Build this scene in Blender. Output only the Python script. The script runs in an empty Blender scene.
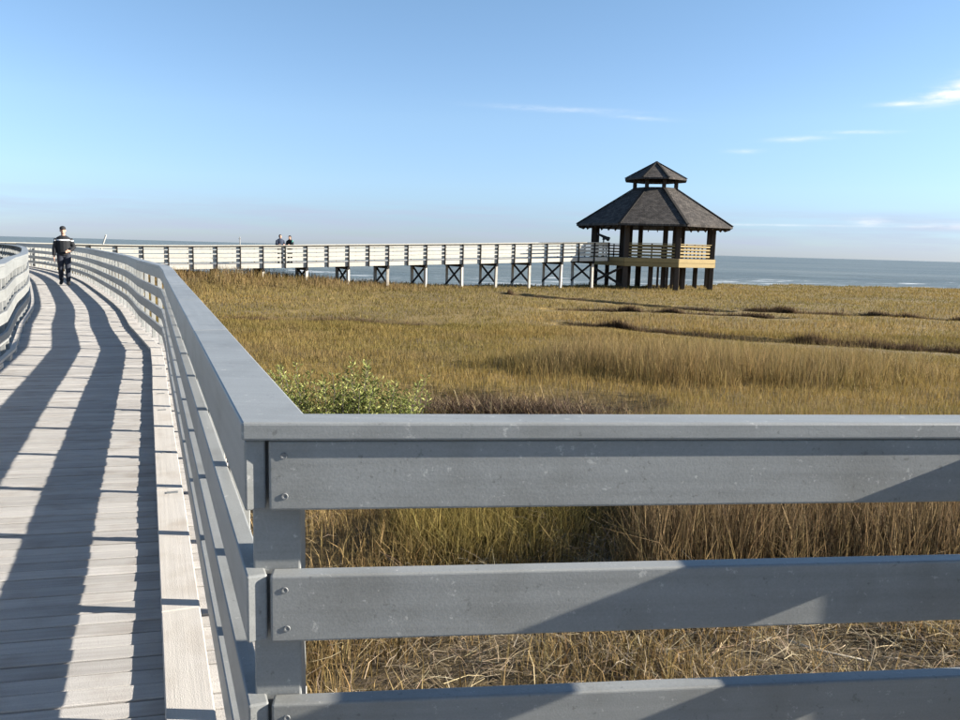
import bpy, bmesh, math, random
import numpy as np
from mathutils import Vector, Matrix, Quaternion
random.seed(7)
RNG = np.random.default_rng(11)
R_ = math.radians
scene = bpy.context.scene
COL = scene.collection

# ------------------------------------------------------------------ camera
F_PX, EYE = 776.0, 1.42
ROLL = math.atan2(26, 960)
PITCH = math.atan2(111 * math.cos(ROLL), F_PX)
cam_d = bpy.data.cameras.new('camera')
cam = bpy.data.objects.new('camera', cam_d)
COL.objects.link(cam)
fw = Vector((0, math.cos(PITCH), -math.sin(PITCH)))
rt = Vector((1, 0, 0)); up = rt.cross(fw)
c_, s_ = math.cos(ROLL), math.sin(ROLL)
RT = rt * c_ + up * s_
UP = up * c_ - rt * s_
m = Matrix((RT, UP, -fw)).transposed().to_4x4()
m.translation = (0, 0, EYE)
cam.matrix_world = m
cam_d.sensor_fit = 'HORIZONTAL'
cam_d.sensor_width = 36
cam_d.lens = F_PX / 960 * 36
cam_d.clip_start = 0.05
cam_d.clip_end = 40000
scene.camera = cam

# ------------------------------------------------------------------ sun, sky, exposure
SUN_EL, SUN_AZ = R_(20.6), R_(90.5)          # azimuth clockwise from +Y
sun_d = bpy.data.lights.new('sun', 'SUN')
sun_d.energy = 5.0
sun_d.angle = R_(0.5)
sun_d.color = (1.0, 0.93, 0.82)
sun = bpy.data.objects.new('sun', sun_d)
COL.objects.link(sun)
to_sun = Vector((math.sin(SUN_AZ) * math.cos(SUN_EL), math.cos(SUN_AZ) * math.cos(SUN_EL), math.sin(SUN_EL)))
sun.rotation_mode = 'QUATERNION'
sun.rotation_quaternion = to_sun.to_track_quat('Z', 'Y')
sun.location = (30, 0, 20)

world = bpy.data.worlds.new('World')
scene.world = world
world.use_nodes = True
SKY_STRENGTH = 0.05
vs = scene.view_settings
vs.view_transform = 'Standard'; vs.look = 'None'; vs.gamma = 1.0
vs.use_curve_mapping = False
vs.exposure = 1.65
scene.display_settings.display_device = 'sRGB'
scene.cycles.use_denoising = True
scene.cycles.max_bounces = 4
scene.cycles.diffuse_bounces = 2
scene.cycles.transparent_max_bounces = 4
scene.cycles.use_adaptive_sampling = True
scene.cycles.adaptive_threshold = 0.02

def build_world():
    nt = world.node_tree; nt.nodes.clear()
    N, L = nt.nodes.new, nt.links.new
    def math_(op, a, b=None, c=None, clamp=False):
        n = N('ShaderNodeMath'); n.operation = op; n.use_clamp = clamp
        for i, v in enumerate((a, b, c)):
            if v is None: continue
            if isinstance(v, (int, float)): n.inputs[i].default_value = v
            else: L(v, n.inputs[i])
        return n.outputs[0]
    out = N('ShaderNodeOutputWorld'); bg = N('ShaderNodeBackground')
    sky = N('ShaderNodeTexSky'); sky.sky_type = 'NISHITA'; sky.sun_disc = False
    sky.sun_elevation = SUN_EL; sky.sun_rotation = SUN_AZ
    sky.altitude = 0; sky.air_density = 1.0; sky.dust_density = 0.25; sky.ozone_density = 2.2
    tc = N('ShaderNodeTexCoord')
    sep = N('ShaderNodeSeparateXYZ'); L(tc.outputs['Generated'], sep.inputs[0])
    x, y, z = sep.outputs
    az = math_('MULTIPLY', math_('ARCTAN2', x, y), 180 / math.pi)
    el = math_('MULTIPLY', math_('ARCSINE', z), 180 / math.pi)
    # the sky's own colour grading by elevation (same all the way round)
    ramp = N('ShaderNodeValToRGB')
    cr = ramp.color_ramp
    e01 = math_('DIVIDE', el, 60.0, clamp=True)
    L(e01, ramp.inputs[0])
    stops = [(0.0, GR[0]), (0.03, GR[1]), (0.075, GR[2]), (0.15, GR[3]), (0.28, GR[4]), (1.0, GR[5])]
    cr.elements[0].position = 0; cr.elements[0].color = (*stops[0][1], 1)
    cr.elements[1].position = 1; cr.elements[1].color = (*stops[-1][1], 1)
    for p, c in stops[1:-1]:
        e = cr.elements.new(p); e.color = (*c, 1)
    mul = N('ShaderNodeMix'); mul.data_type = 'RGBA'; mul.blend_type = 'MULTIPLY'
    mul.inputs[0].default_value = 1.0
    L(sky.outputs[0], mul.inputs[6]); L(ramp.outputs[0], mul.inputs[7])
    # thin clouds: (azimuth, elevation, half width, half height, tilt, strength)
    comb = N('ShaderNodeCombineXYZ'); L(az, comb.inputs[0]); L(math_('MULTIPLY', el, 5.0), comb.inputs[1])
    nz = N('ShaderNodeTexNoise'); nz.inputs['Scale'].default_value = 0.45; nz.inputs['Detail'].default_value = 7
    nz.inputs['Roughness'].default_value = 0.62
    L(comb.outputs[0], nz.inputs['Vector'])
    total = None
    blobs = [(5.2, 9.85, 4.2, 0.17, -0.035, 0.36), (10.9, 9.3, 2.0, 0.13, -0.06, 0.34),
             (30.2, 10.15, 1.75, 0.42, 0.16, 1.6), (32.5, 10.7, 2.0, 0.7, 0.1, 1.6), (27.1, 9.72, 1.2, 0.13, 0, 0.8),
             (21.3, 7.78, 1.6, 0.15, 0.02, 0.6), (25.0, 8.1, 1.8, 0.1, -0.03, 0.6), (18.0, 7.05, 1.0, 0.13, 0, 0.45),
             (26.2, 2.45, 1.1, 0.2, 0, 1.0), (31.0, 2.2, 2.4, 0.22, 0, 0.9), (19.0, 2.15, 9.0, 0.07, 0, 0.45),
             (-45, 9, 5, 0.3, 0.05, 0.9), (55, 12, 7, 0.6, 0.1, 1.0), (80, 7, 6, 0.3, 0.0, 0.9), (120, 11, 9, 0.5, -0.04, 0.9),
             (-100, 8, 8, 0.3, 0.03, 0.8), (165, 9, 8, 0.4, 0.03, 0.8)]
    for a, e, w, h, t, s in blobs:
        da = math_('SUBTRACT', az, a); de = math_('SUBTRACT', el, e)
        de2 = math_('SUBTRACT', de, math_('MULTIPLY', da, t))
        q = math_('ADD', math_('POWER', math_('ABSOLUTE', math_('DIVIDE', da, w)), 2.0),
                  math_('POWER', math_('ABSOLUTE', math_('DIVIDE', de2, h)), 2.0))
        g = math_('MULTIPLY', math_('EXPONENT', math_('MULTIPLY', q, -1.0)), s)
        total = g if total is None else math_('ADD', total, g)
    cl = math_('MULTIPLY', total, math_('MULTIPLY', math_('SUBTRACT', nz.outputs['Fac'], 0.3), 2.6, clamp=True), clamp=True)
    mixc = N('ShaderNodeMix'); mixc.data_type = 'RGBA'
    L(cl, mixc.inputs[0]); L(mul.outputs[2], mixc.inputs[6]); mixc.inputs[7].default_value = (7.2, 7.3, 7.5, 1)
    # low grey-mauve cloud bank to the left of the pavilion
    comb2 = N('ShaderNodeCombineXYZ'); L(math_('MULTIPLY', az, 0.12), comb2.inputs[0]); L(math_('MULTIPLY', el, 1.6), comb2.inputs[1])
    nz2 = N('ShaderNodeTexNoise'); nz2.inputs['Scale'].default_value = 1.0; nz2.inputs['Detail'].default_value = 5
    L(comb2.outputs[0], nz2.inputs['Vector'])
    band = math_('EXPONENT', math_('MULTIPLY', math_('POWER', math_('ABSOLUTE', math_('DIVIDE', math_('SUBTRACT', el, 1.6), 1.5)), 4.0), -1.0))
    bk = math_('MULTIPLY', band, math_('MULTIPLY', math_('SUBTRACT', nz2.outputs['Fac'], 0.36), 2.4, clamp=True))
    mixb = N('ShaderNodeMix'); mixb.data_type = 'RGBA'
    L(math_('MULTIPLY', bk, 0.7, clamp=True), mixb.inputs[0]); L(mixc.outputs[2], mixb.inputs[6]); mixb.inputs[7].default_value = BANK
    L(mixb.outputs[2], bg.inputs[0]); bg.inputs[1].default_value = SKY_STRENGTH
    L(bg.outputs[0], out.inputs[0])

GR = [(0.61, 0.77, 1.30), (0.64, 0.81, 1.30), (0.87, 1.00, 1.33), (1.08, 1.16, 1.33), (1.12, 1.22, 1.31), (.85, .9, .95)]
BANK = (3.5, 3.8, 5.0, 1)
build_world()

# ------------------------------------------------------------------ materials
def new_mat(name):
    mt = bpy.data.materials.new(name); mt.use_nodes = True
    nt = mt.node_tree; nt.nodes.clear()
    out = nt.nodes.new('ShaderNodeOutputMaterial')
    b = nt.nodes.new('ShaderNodeBsdfPrincipled')
    nt.links.new(b.outputs[0], out.inputs[0])
    return mt, nt, b, out

def wood_mat(name, base, var=0.10, grain=(1.5, 40, 40), rough=0.75, dirt=0.25, bump=0.25, dirt_col=(0.5, 0.46, 0.42), spec=0.3, specks=0.0):
    """Painted or weathered timber: long grain, blotchy wear, a different tone for each piece."""
    mt, nt, b, out = new_mat(name)
    N, L = nt.nodes.new, nt.links.new
    tc = N('ShaderNodeTexCoord'); oi = N('ShaderNodeObjectInfo')
    add = N('ShaderNodeVectorMath'); add.operation = 'ADD'
    L(tc.outputs['Object'], add.inputs[0])
    sc = N('ShaderNodeVectorMath'); sc.operation = 'SCALE'; sc.inputs[0].default_value = (31.7, 17.3, 23.1)
    L(oi.outputs['Random'], sc.inputs['Scale']); L(sc.outputs[0], add.inputs[1])
    mp = N('ShaderNodeMapping'); mp.inputs['Scale'].default_value = grain
    L(add.outputs[0], mp.inputs[0])
    n1 = N('ShaderNodeTexNoise'); n1.inputs['Scale'].default_value = 1.0; n1.inputs['Detail'].default_value = 6; n1.inputs['Roughness'].default_value = .6
    L(mp.outputs[0], n1.inputs['Vector'])
    n2 = N('ShaderNodeTexNoise'); n2.inputs['Scale'].default_value = 5.0; n2.inputs['Detail'].default_value = 5
    L(add.outputs[0], n2.inputs['Vector'])
    n3 = N('ShaderNodeTexNoise'); n3.inputs['Scale'].default_value = 240.0; n3.inputs['Detail'].default_value = 3
    L(add.outputs[0], n3.inputs['Vector'])
    def rng(src, a, b_, lo, hi):
        r = N('ShaderNodeMapRange'); r.inputs[1].default_value = a; r.inputs[2].default_value = b_
        r.inputs[3].default_value = lo; r.inputs[4].default_value = hi; L(src, r.inputs[0]); return r.outputs[0]
    def mul(a, c):
        n = N('ShaderNodeMath'); n.operation = 'MULTIPLY'; L(a, n.inputs[0]); L(c, n.inputs[1]); return n.outputs[0]
    v = mul(rng(n1.outputs['Fac'], .3, .7, 1 - var, 1 + var), rng(oi.outputs['Random'], 0, 1, 1 - var, 1 + var))
    v = mul(v, rng(n3.outputs['Fac'], .35, .65, .95, 1.05))
    mixd = N('ShaderNodeMix'); mixd.data_type = 'RGBA'; mixd.blend_type = 'MULTIPLY'
    L(rng(n2.outputs['Fac'], .5, .75, 0, dirt), mixd.inputs[0])
    mixd.inputs[6].default_value = (*base, 1); mixd.inputs[7].default_value = (*dirt_col, 1)
    csrc = mixd.outputs[2]
    if specks:
        # chipped and scuffed paint: small pale and dark marks
        n4 = N('ShaderNodeTexNoise'); n4.inputs['Scale'].default_value = 38.0; n4.inputs['Detail'].default_value = 4; n4.inputs['Roughness'].default_value = .75
        L(add.outputs[0], n4.inputs['Vector'])
        for lo, hi, cc in ((.625, .70, (.52, .51, .48)), (.375, .31, (.09, .09, .085))):
            mm = N('ShaderNodeMix'); mm.data_type = 'RGBA'
            L(rng(n4.outputs['Fac'], lo, hi, 0, specks), mm.inputs[0]); L(csrc, mm.inputs[6]); mm.inputs[7].default_value = (*cc, 1)
            csrc = mm.outputs[2]
    hv = N('ShaderNodeHueSaturation'); L(csrc, hv.inputs['Color']); L(v, hv.inputs['Value'])
    L(hv.outputs[0], b.inputs['Base Color'])
    b.inputs['Roughness'].default_value = rough
    b.inputs['Specular IOR Level'].default_value = spec
    bp = N('ShaderNodeBump'); bp.inputs['Strength'].default_value = bump; bp.inputs['Distance'].default_value = 0.004
    ad = N('ShaderNodeMath'); ad.operation = 'ADD'; L(n1.outputs['Fac'], ad.inputs[0]); L(n3.outputs['Fac'], ad.inputs[1])
    L(ad.outputs[0], bp.inputs['Height']); L(bp.outputs[0], b.inputs['Normal'])
    return mt

def plain_mat(name, col, rough=0.6, metal=0.0, spec=0.4, noise=0.0, nscale=20):
    mt, nt, b, out = new_mat(name)
    b.inputs['Roughness'].default_value = rough; b.inputs['Metallic'].default_value = metal
    b.inputs['Specular IOR Level'].default_value = spec
    if noise:
        N, L = nt.nodes.new, nt.links.new
        tc = N('ShaderNodeTexCoord'); n = N('ShaderNodeTexNoise'); n.inputs['Scale'].default_value = nscale; n.inputs['Detail'].default_value = 5
        L(tc.outputs['Object'], n.inputs['Vector'])
        r = N('ShaderNodeMapRange'); r.inputs[1].default_value = .3; r.inputs[2].default_value = .7
        r.inputs[3].default_value = 1 - noise; r.inputs[4].default_value = 1 + noise; L(n.outputs['Fac'], r.inputs[0])
        hv = N('ShaderNodeHueSaturation'); hv.inputs['Color'].default_value = (*col, 1); L(r.outputs[0], hv.inputs['Value'])
        L(hv.outputs[0], b.inputs['Base Color'])
    else:
        b.inputs['Base Color'].default_value = (*col, 1)
    return mt

M = {}
M['rail'] = wood_mat('grey_paint', (0.232, 0.238, 0.232), var=0.09, rough=0.44, dirt=0.65, bump=0.07, dirt_col=(.66, .64, .60), spec=.5, specks=.48)
M['deck'] = wood_mat('weathered_deck', (0.375, 0.358, 0.338), var=0.13, grain=(1.2, 55, 55), rough=0.85, dirt=0.5, bump=0.5, dirt_col=(.62, .56, .5), spec=.2)
M['curb'] = wood_mat('curb_timber', (0.47, 0.44, 0.40), var=0.06, grain=(1.2, 45, 45), rough=0.8, dirt=0.5, bump=0.35, dirt_col=(.66, .58, .5), spec=.2)
M['pier'] = wood_mat('pier_rail_paint', (0.45, 0.435, 0.385), var=0.06, rough=0.7, dirt=0.3, bump=0.2)
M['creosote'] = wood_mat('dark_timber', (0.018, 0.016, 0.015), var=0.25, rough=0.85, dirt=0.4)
M['greypile'] = wood_mat('grey_pile_timber', (0.42, 0.39, 0.34), var=0.15, grain=(20, 20, 1.5), rough=0.85, dirt=0.5)
M['beam'] = wood_mat('under_deck_timber', (0.16, 0.14, 0.12), var=0.2, rough=0.85, dirt=0.4)
M['pavwood'] = wood_mat('pavilion_dark_timber', (0.045, 0.034, 0.026), var=0.2, rough=0.85, dirt=0.3)
M['pavrail'] = wood_mat('pavilion_rail_timber', (0.27, 0.20, 0.085), var=0.10, rough=0.75, dirt=0.25)
M['screw'] = plain_mat('screw_steel', (0.17, 0.175, 0.175), rough=0.6, metal=0.2)

def shingle_mat():
    mt, nt, b, out = new_mat('weathered_shingle')
    N, L = nt.nodes.new, nt.links.new
    tc = N('ShaderNodeTexCoord')
    mp = N('ShaderNodeMapping'); mp.inputs['Scale'].default_value = (1, 1, 1); L(tc.outputs['UV'], mp.inputs[0])
    br = N('ShaderNodeTexBrick'); br.inputs['Scale'].default_value = 1.0
    br.inputs['Brick Width'].default_value = 0.22; br.inputs['Row Height'].default_value = 0.16
    br.inputs['Mortar Size'].default_value = 0.012
    br.inputs['Color1'].default_value = (0.078, 0.068, 0.060, 1); br.inputs['Color2'].default_value = (0.040, 0.036, 0.033, 1)
    br.inputs['Mortar'].default_value = (0.02, 0.018, 0.016, 1)
    L(mp.outputs[0], br.inputs['Vector'])
    n = N('ShaderNodeTexNoise'); n.inputs['Scale'].default_value = 2.0; n.inputs['Detail'].default_value = 8; n.inputs['Roughness'].default_value = .7
    L(tc.outputs['Object'], n.inputs['Vector'])
    r = N('ShaderNodeMapRange'); r.inputs[1].default_value = .3; r.inputs[2].default_value = .7; r.inputs[3].default_value = .55; r.inputs[4].default_value = 1.7
    L(n.outputs['Fac'], r.inputs[0])
    hv = N('ShaderNodeHueSaturation'); L(br.outputs['Color'], hv.inputs['Color']); L(r.outputs[0], hv.inputs['Value'])
    L(hv.outputs[0], b.inputs['Base Color']); b.inputs['Roughness'].default_value = .9; b.inputs['Specular IOR Level'].default_value = .2
    bp = N('ShaderNodeBump'); bp.inputs['Strength'].default_value = .6; bp.inputs['Distance'].default_value = .02
    L(br.outputs['Fac'], bp.inputs['Height']); bp.invert = True; L(bp.outputs[0], b.inputs['Normal'])
    return mt
M['shingle'] = shingle_mat()

def blade_mat(name, transl=0.35):
    mt, nt, b, out = new_mat(name)
    N, L = nt.nodes.new, nt.links.new
    at = N('ShaderNodeAttribute'); at.attribute_name = 'col'
    L(at.outputs['Color'], b.inputs['Base Color']); b.inputs['Roughness'].default_value = .7; b.inputs['Specular IOR Level'].default_value = .15
    tr = N('ShaderNodeBsdfTranslucent'); L(at.outputs['Color'], tr.inputs[0])
    mx = N('ShaderNodeMixShader'); mx.inputs[0].default_value = transl
    L(b.outputs[0], mx.inputs[1]); L(tr.outputs[0], mx.inputs[2]); L(mx.outputs[0], out.inputs[0])
    return mt
M['blade'] = blade_mat('grass_blade')
M['leaf'] = blade_mat('shrub_leaf', .25)
M['straw'] = blade_mat('dead_straw', .1)

# ------------------------------------------------------------------ helpers
def link(name, data=None, parent=None, mat=None):
    o = bpy.data.objects.new(name, data)
    COL.objects.link(o)
    if parent is not None: o.parent = parent
    if mat is not None and data is not None and not data.materials: data.materials.append(mat)
    return o

def tag(o, label, cat=None, group=None, kind=None):
    o['label'] = label
    if cat: o['category'] = cat
    if group: o['group'] = group
    if kind: o['kind'] = kind
    return o

_cache = {}
def box_mesh(lx, ly, lz, mat, bev=0.004, seg=1):
    """A bevelled block, long axis x, centred on its origin; shared between alike pieces."""
    key = (round(lx, 4), round(ly, 4), round(lz, 4), mat, bev, seg)
    if key in _cache: return _cache[key]
    bm = bmesh.new()
    bmesh.ops.create_cube(bm, size=1)
    bmesh.ops.scale(bm, vec=(lx, ly, lz), verts=bm.verts)
    if bev: bmesh.ops.bevel(bm, geom=bm.edges[:], offset=bev, segments=seg, profile=.5, affect='EDGES')
    me = bpy.data.meshes.new('block'); bm.to_mesh(me); bm.free()
    if seg > 1:
        for p in me.polygons: p.use_smooth = False
    me.materials.append(M[mat])
    _cache[key] = me
    return me

def orient(o, a, b, roll=0.0, upv=Vector((0, 0, 1))):
    """Place block o with its long axis from a to b (its centre midway), its z kept up."""
    a, b = Vector(a), Vector(b)
    d = (b - a).normalized()
    y = upv.cross(d)
    if y.length < 1e-4: y = Vector((0, 1, 0))
    y.normalize(); z = d.cross(y)
    mt = Matrix((d, y, z)).transposed()
    if roll: mt = mt @ Matrix.Rotation(roll, 3, 'X')
    res = Matrix.Translation((a + b) / 2) @ mt.to_4x4()
    o.matrix_local = res
    return res
MATS = {}

def piece(name, a, b, w, h, mat, parent, bev=0.004, seg=1, trim=0.0, roll=0.0):
    a, b = Vector(a), Vector(b)
    L = (b - a).length - trim
    o = link(name, box_mesh(round(L, 3), w, h, mat, bev, seg), parent)
    MATS[o.name] = orient(o, a, b, roll)
    return o

def prism(name, poly, z0, z1, mat, parent, bev=0.0):
    """Upright prism over a plan polygon (counter-clockwise)."""
    bm = bmesh.new()
    lo = [bm.verts.new((x, y, z0)) for x, y in poly]
    hi = [bm.verts.new((x, y, z1)) for x, y in poly]
    n = len(poly)
    bm.faces.new(list(reversed(lo))); bm.faces.new(hi)
    for i in range(n):
        bm.faces.new((lo[i], lo[(i + 1) % n], hi[(i + 1) % n], hi[i]))
    bmesh.ops.recalc_face_normals(bm, faces=bm.faces)
    if bev: bmesh.ops.bevel(bm, geom=bm.edges[:], offset=bev, segments=2, profile=.5, affect='EDGES')
    me = bpy.data.meshes.new(name); bm.to_mesh(me); bm.free(); me.materials.append(M[mat])
    return link(name, me, parent)

def raw_mesh(name, v, f, mat=None, parent=None, smooth=False):
    me = bpy.data.meshes.new(name); me.from_pydata(v, [], f); me.update()
    if mat: me.materials.append(M[mat])
    if smooth: me.shade_smooth()
    return link(name, me, parent)

def np_mesh(name, V, faces_n, loops, mat, col=None, parent=None):
    """Fast mesh from numpy: faces_n corners per face, loops flat index array."""
    me = bpy.data.meshes.new(name)
    me.vertices.add(len(V)); me.vertices.foreach_set('co', V.astype(np.float32).ravel())
    nf = len(loops) // faces_n
    me.loops.add(len(loops)); me.loops.foreach_set('vertex_index', loops.astype(np.int32))
    me.polygons.add(nf)
    me.polygons.foreach_set('loop_start', np.arange(nf, dtype=np.int32) * faces_n)
    me.update(calc_edges=True)
    if col is not None:
        at = me.attributes.new('col', 'FLOAT_COLOR', 'POINT')
        c4 = np.ones((len(V), 4), np.float32); c4[:, :3] = col
        at.data.foreach_set('color', c4.ravel())
    me.materials.append(M[mat])
    return link(name, me, parent)

def catmull(P, step):
    """Points along a smooth curve through P, equally spaced by chord length step."""
    P = [np.array(p, float) for p in P]
    Q = [2 * P[0] - P[1]] + P + [2 * P[-1] - P[-2]]
    dense = []
    for i in range(1, len(Q) - 2):
        p0, p1, p2, p3 = Q[i - 1:i + 3]
        for t in np.linspace(0, 1, 80, endpoint=False):
            dense.append(.5 * (2 * p1 + (p2 - p0) * t + (2 * p0 - 5 * p1 + 4 * p2 - p3) * t * t + (3 * p1 - p0 - 3 * p2 + p3) * t ** 3))
    dense.append(Q[-2]); dense = np.array(dense)
    out = [dense[0]]; i = 0
    while True:
        last = out[-1]; j = i
        while j < len(dense) and np.linalg.norm(dense[j] - last) < step: j += 1
        if j >= len(dense): break
        a, b = dense[j - 1], dense[j]
        da, db = np.linalg.norm(a - last), np.linalg.norm(b - last)
        t = (step - da) / max(db - da, 1e-9)
        out.append(a + (b - a) * t); i = j - 1
    return [Vector(p) for p in out]

def rot2(v, a): return Vector((v.x * math.cos(a) - v.y * math.sin(a), v.x * math.sin(a) + v.y * math.cos(a), 0))

def offset_line(pts, d):
    """Offset a plan polyline to its right by d (negative: left)."""
    res = []
    for i, p in enumerate(pts):
        a = pts[max(i - 1, 0)]; b = pts[min(i + 1, len(pts) - 1)]
        t = (b - a); t.z = 0; t.normalize()
        res.append(p + Vector((t.y, -t.x, 0)) * d)
    return res

# rail cross-section (heights above the local deck)
CAP_T, CAP_B = 1.100, 1.066
BOARDS = [(0.930, 1.063), (0.670, 0.803), (0.410, 0.543), (0.188, 0.302)]
PIER_BOARDS = [(.900, 1.063), (.655, .822), (.405, .572), (.150, .322)]
BT = 0.038

# ------------------------------------------------------------------ ground, sea
SEA_Z = -1.72
SX = np.array([-400, -120, -60, -25, -17, -12, -8, -4, 0, 5, 10, 14, 18, 22, 28, 40, 60, 120, 400.])
SY = np.array([150, 100, 82, 68, 59, 54.5, 53.5, 54.5, 56.5, 59.5, 62.5, 64.5, 67, 71, 74, 76, 80, 95, 150.])
def shore(x): return np.interp(x, SX, SY) + 0.8 * np.sin(x * .9) + .5 * np.sin(x * 2.3 + 1)
CREEKS = [([(3.3, 28.2), (4.9, 27.2), (7.1, 25.3), (9.9, 24.3), (14.1, 23.2), (20, 22.4), (30, 22)], .50, .55),
          ([(13.2, 38.2), (15, 37.9), (19.1, 37.4), (21.5, 35.2), (27, 33.5), (40, 33)], .55, .42),
          ([(1.6, 46.5), (3.2, 45.2), (8.1, 40.4), (11.4, 37.6)], .60, .48),
          ([(3.5, 36), (8.0, 35.4), (13, 33.9)], .40, .25),
          ([(-9, 26.5), (-5, 27.5), (-2, 27)], .5, .18),
          ([(-0.9, 13.4), (0.5, 12.9), (2.2, 13.2)], .75, .22)]
PIER_LINE = [(-34, 36.0), (-22, 42.0), (2.6, 54.2)]
def seg_dist(x, y, P):
    d = np.full(x.shape, 1e9)
    for (ax, ay), (bx, by) in zip(P[:-1], P[1:]):
        ux, uy = bx - ax, by - ay; l2 = ux * ux + uy * uy
        t = np.clip(((x - ax) * ux + (y - ay) * uy) / l2, 0, 1)
        d = np.minimum(d, np.hypot(x - ax - t * ux, y - ay - t * uy))
    return d
def vnoise(x, y, s, seed=0):
    """Cheap smooth value noise, 0..1."""
    rs = np.random.default_rng(seed); tab = rs.random((256, 256))
    X, Y = x / s + 1000.3, y / s + 1000.7
    i, j = np.floor(X).astype(int), np.floor(Y).astype(int)
    fx, fy = X - i, Y - j
    fx = fx * fx * (3 - 2 * fx); fy = fy * fy * (3 - 2 * fy)
    g = lambda a, b: tab[a % 256, b % 256]
    return (g(i, j) * (1 - fx) + g(i + 1, j) * fx) * (1 - fy) + (g(i, j + 1) * (1 - fx) + g(i + 1, j + 1) * fx) * fy
def fbm(x, y, s, seed=0): return .5 * vnoise(x, y, s, seed) + .3 * vnoise(x, y, s / 2.1, seed + 1) + .2 * vnoise(x, y, s / 4.7, seed + 2)
def creek_depth(x, y):
    z = np.zeros(x.shape)
    wob = (vnoise(x, y, .9, 5) - .5) * .5
    for P, w, dep in CREEKS:
        d = seg_dist(x, y, P) + wob
        z = np.maximum(z, dep * np.clip(1.6 - d / w * 1.0, 0, 1))
    return z
def ground_z(x, y):
    z = -1.2 + .16 * (fbm(x, y, 6, 20) - .5) + .05 * (vnoise(x, y, .5, 31) - .5)
    z = z - creek_depth(x, y)
    z = z + .62 * np.exp(-(np.clip(seg_dist(x, y, PIER_LINE) - 1.0, 0, None) / 2.6) ** 2) * np.interp(x, [-40, -13.5, -8, -3], [1, 1, .35, 0]) * (.8 + .4 * fbm(x, y, 4, 64))
    s = np.clip((y - shore(x)) / 2.2, 0, 1)
    return z - s * 1.5

def build_ground():
    mt, nt, b, out = new_mat('marsh_mud')
    N, L = nt.nodes.new, nt.links.new
    tc = N('ShaderNodeTexCoord')
    n1 = N('ShaderNodeTexNoise'); n1.inputs['Scale'].default_value = .25; n1.inputs['Detail'].default_value = 8
    n2 = N('ShaderNodeTexNoise'); n2.inputs['Scale'].default_value = 9; n2.inputs['Detail'].default_value = 6; n2.inputs['Roughness'].default_value = .7
    L(tc.outputs['Object'], n1.inputs[0]); L(tc.outputs['Object'], n2.inputs[0])
    r = N('ShaderNodeValToRGB'); L(n2.outputs['Fac'], r.inputs[0])
    r.color_ramp.elements[0].position = .3; r.color_ramp.elements[0].color = (0.030, 0.022, 0.012, 1)
    r.color_ramp.elements[1].position = .7; r.color_ramp.elements[1].color = (0.125, 0.094, 0.042, 1)
    r2 = N('ShaderNodeValToRGB'); L(n1.outputs['Fac'], r2.inputs[0])
    r2.color_ramp.elements[0].position = .35; r2.color_ramp.elements[0].color = (.8, .75, .7, 1)
    r2.color_ramp.elements[1].position = .65; r2.color_ramp.elements[1].color = (1.3, 1.2, .95, 1)
    mx = N('ShaderNodeMix'); mx.data_type = 'RGBA'; mx.blend_type = 'MULTIPLY'; mx.inputs[0].default_value = 1
    rt_ = N('ShaderNodeValToRGB'); L(n2.outputs['Fac'], rt_.inputs[0])
    rt_.color_ramp.elements[0].position = .3; rt_.color_ramp.elements[0].color = (0.08, 0.058, 0.019, 1)
    rt_.color_ramp.elements[1].position = .7; rt_.color_ramp.elements[1].color = (0.21, 0.152, 0.048, 1)
    at = N('ShaderNodeAttribute'); at.attribute_name = 'thatch'
    mt_ = N('ShaderNodeMix'); mt_.data_type = 'RGBA'; L(at.outputs['Fac'], mt_.inputs[0]); L(r.outputs[0], mt_.inputs[6]); L(rt_.outputs[0], mt_.inputs[7])
    L(mt_.outputs[2], mx.inputs[6]); L(r2.outputs[0], mx.inputs[7]); L(mx.outputs[2], b.inputs['Base Color'])
    b.inputs['Roughness'].default_value = .9
    bp = N('ShaderNodeBump'); bp.inputs['Strength'].default_value = .8; bp.inputs['Distance'].default_value = .03
    L(n2.outputs['Fac'], bp.inputs['Height']); L(bp.outputs[0], b.inputs['Normal'])
    M['mud'] = mt
    xs = np.unique(np.concatenate([np.linspace(-420, -60, 19), np.linspace(-60, -16, 60), np.linspace(-16, 30, 300), np.linspace(30, 70, 90), np.linspace(70, 420, 20)]))
    ys = np.unique(np.concatenate([np.linspace(-300, -8, 14), np.linspace(-8, 3, 20), np.linspace(3, 50, 330), np.linspace(50, 110, 170), np.linspace(110, 200, 15)]))
    X, Y = np.meshgrid(xs, ys)
    Z = ground_z(X, Y)
    V = np.stack([X, Y, Z], -1).reshape(-1, 3)
    nx, ny = len(xs), len(ys)
    i = (np.arange(ny - 1)[:, None] * nx + np.arange(nx - 1)[None]).ravel()
    loops = np.stack([i, i + 1, i + nx + 1, i + nx], -1).ravel()
    o = np_mesh('marsh_ground', V, 4, loops, 'mud')
    th = np.clip((Y - 8.5) / 2.5, 0, 1) * (1 - np.clip(creek_depth(X, Y) * 4, 0, 1)) * np.clip((shore(X) - Y) / 1.5, 0, 1)
    th = th * (1 - np.clip(1.6 - ((X - .6) / 1.2) ** 2 - ((Y - 12.4) / .8) ** 2, 0, 1))
    a_ = o.data.attributes.new('thatch', 'FLOAT', 'POINT'); a_.data.foreach_set('value', th.astype(np.float32).ravel())
    o.data.shade_smooth()
    tag(o, 'brown marsh mud under the grass around the boardwalk', kind='structure')
build_ground()

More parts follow.
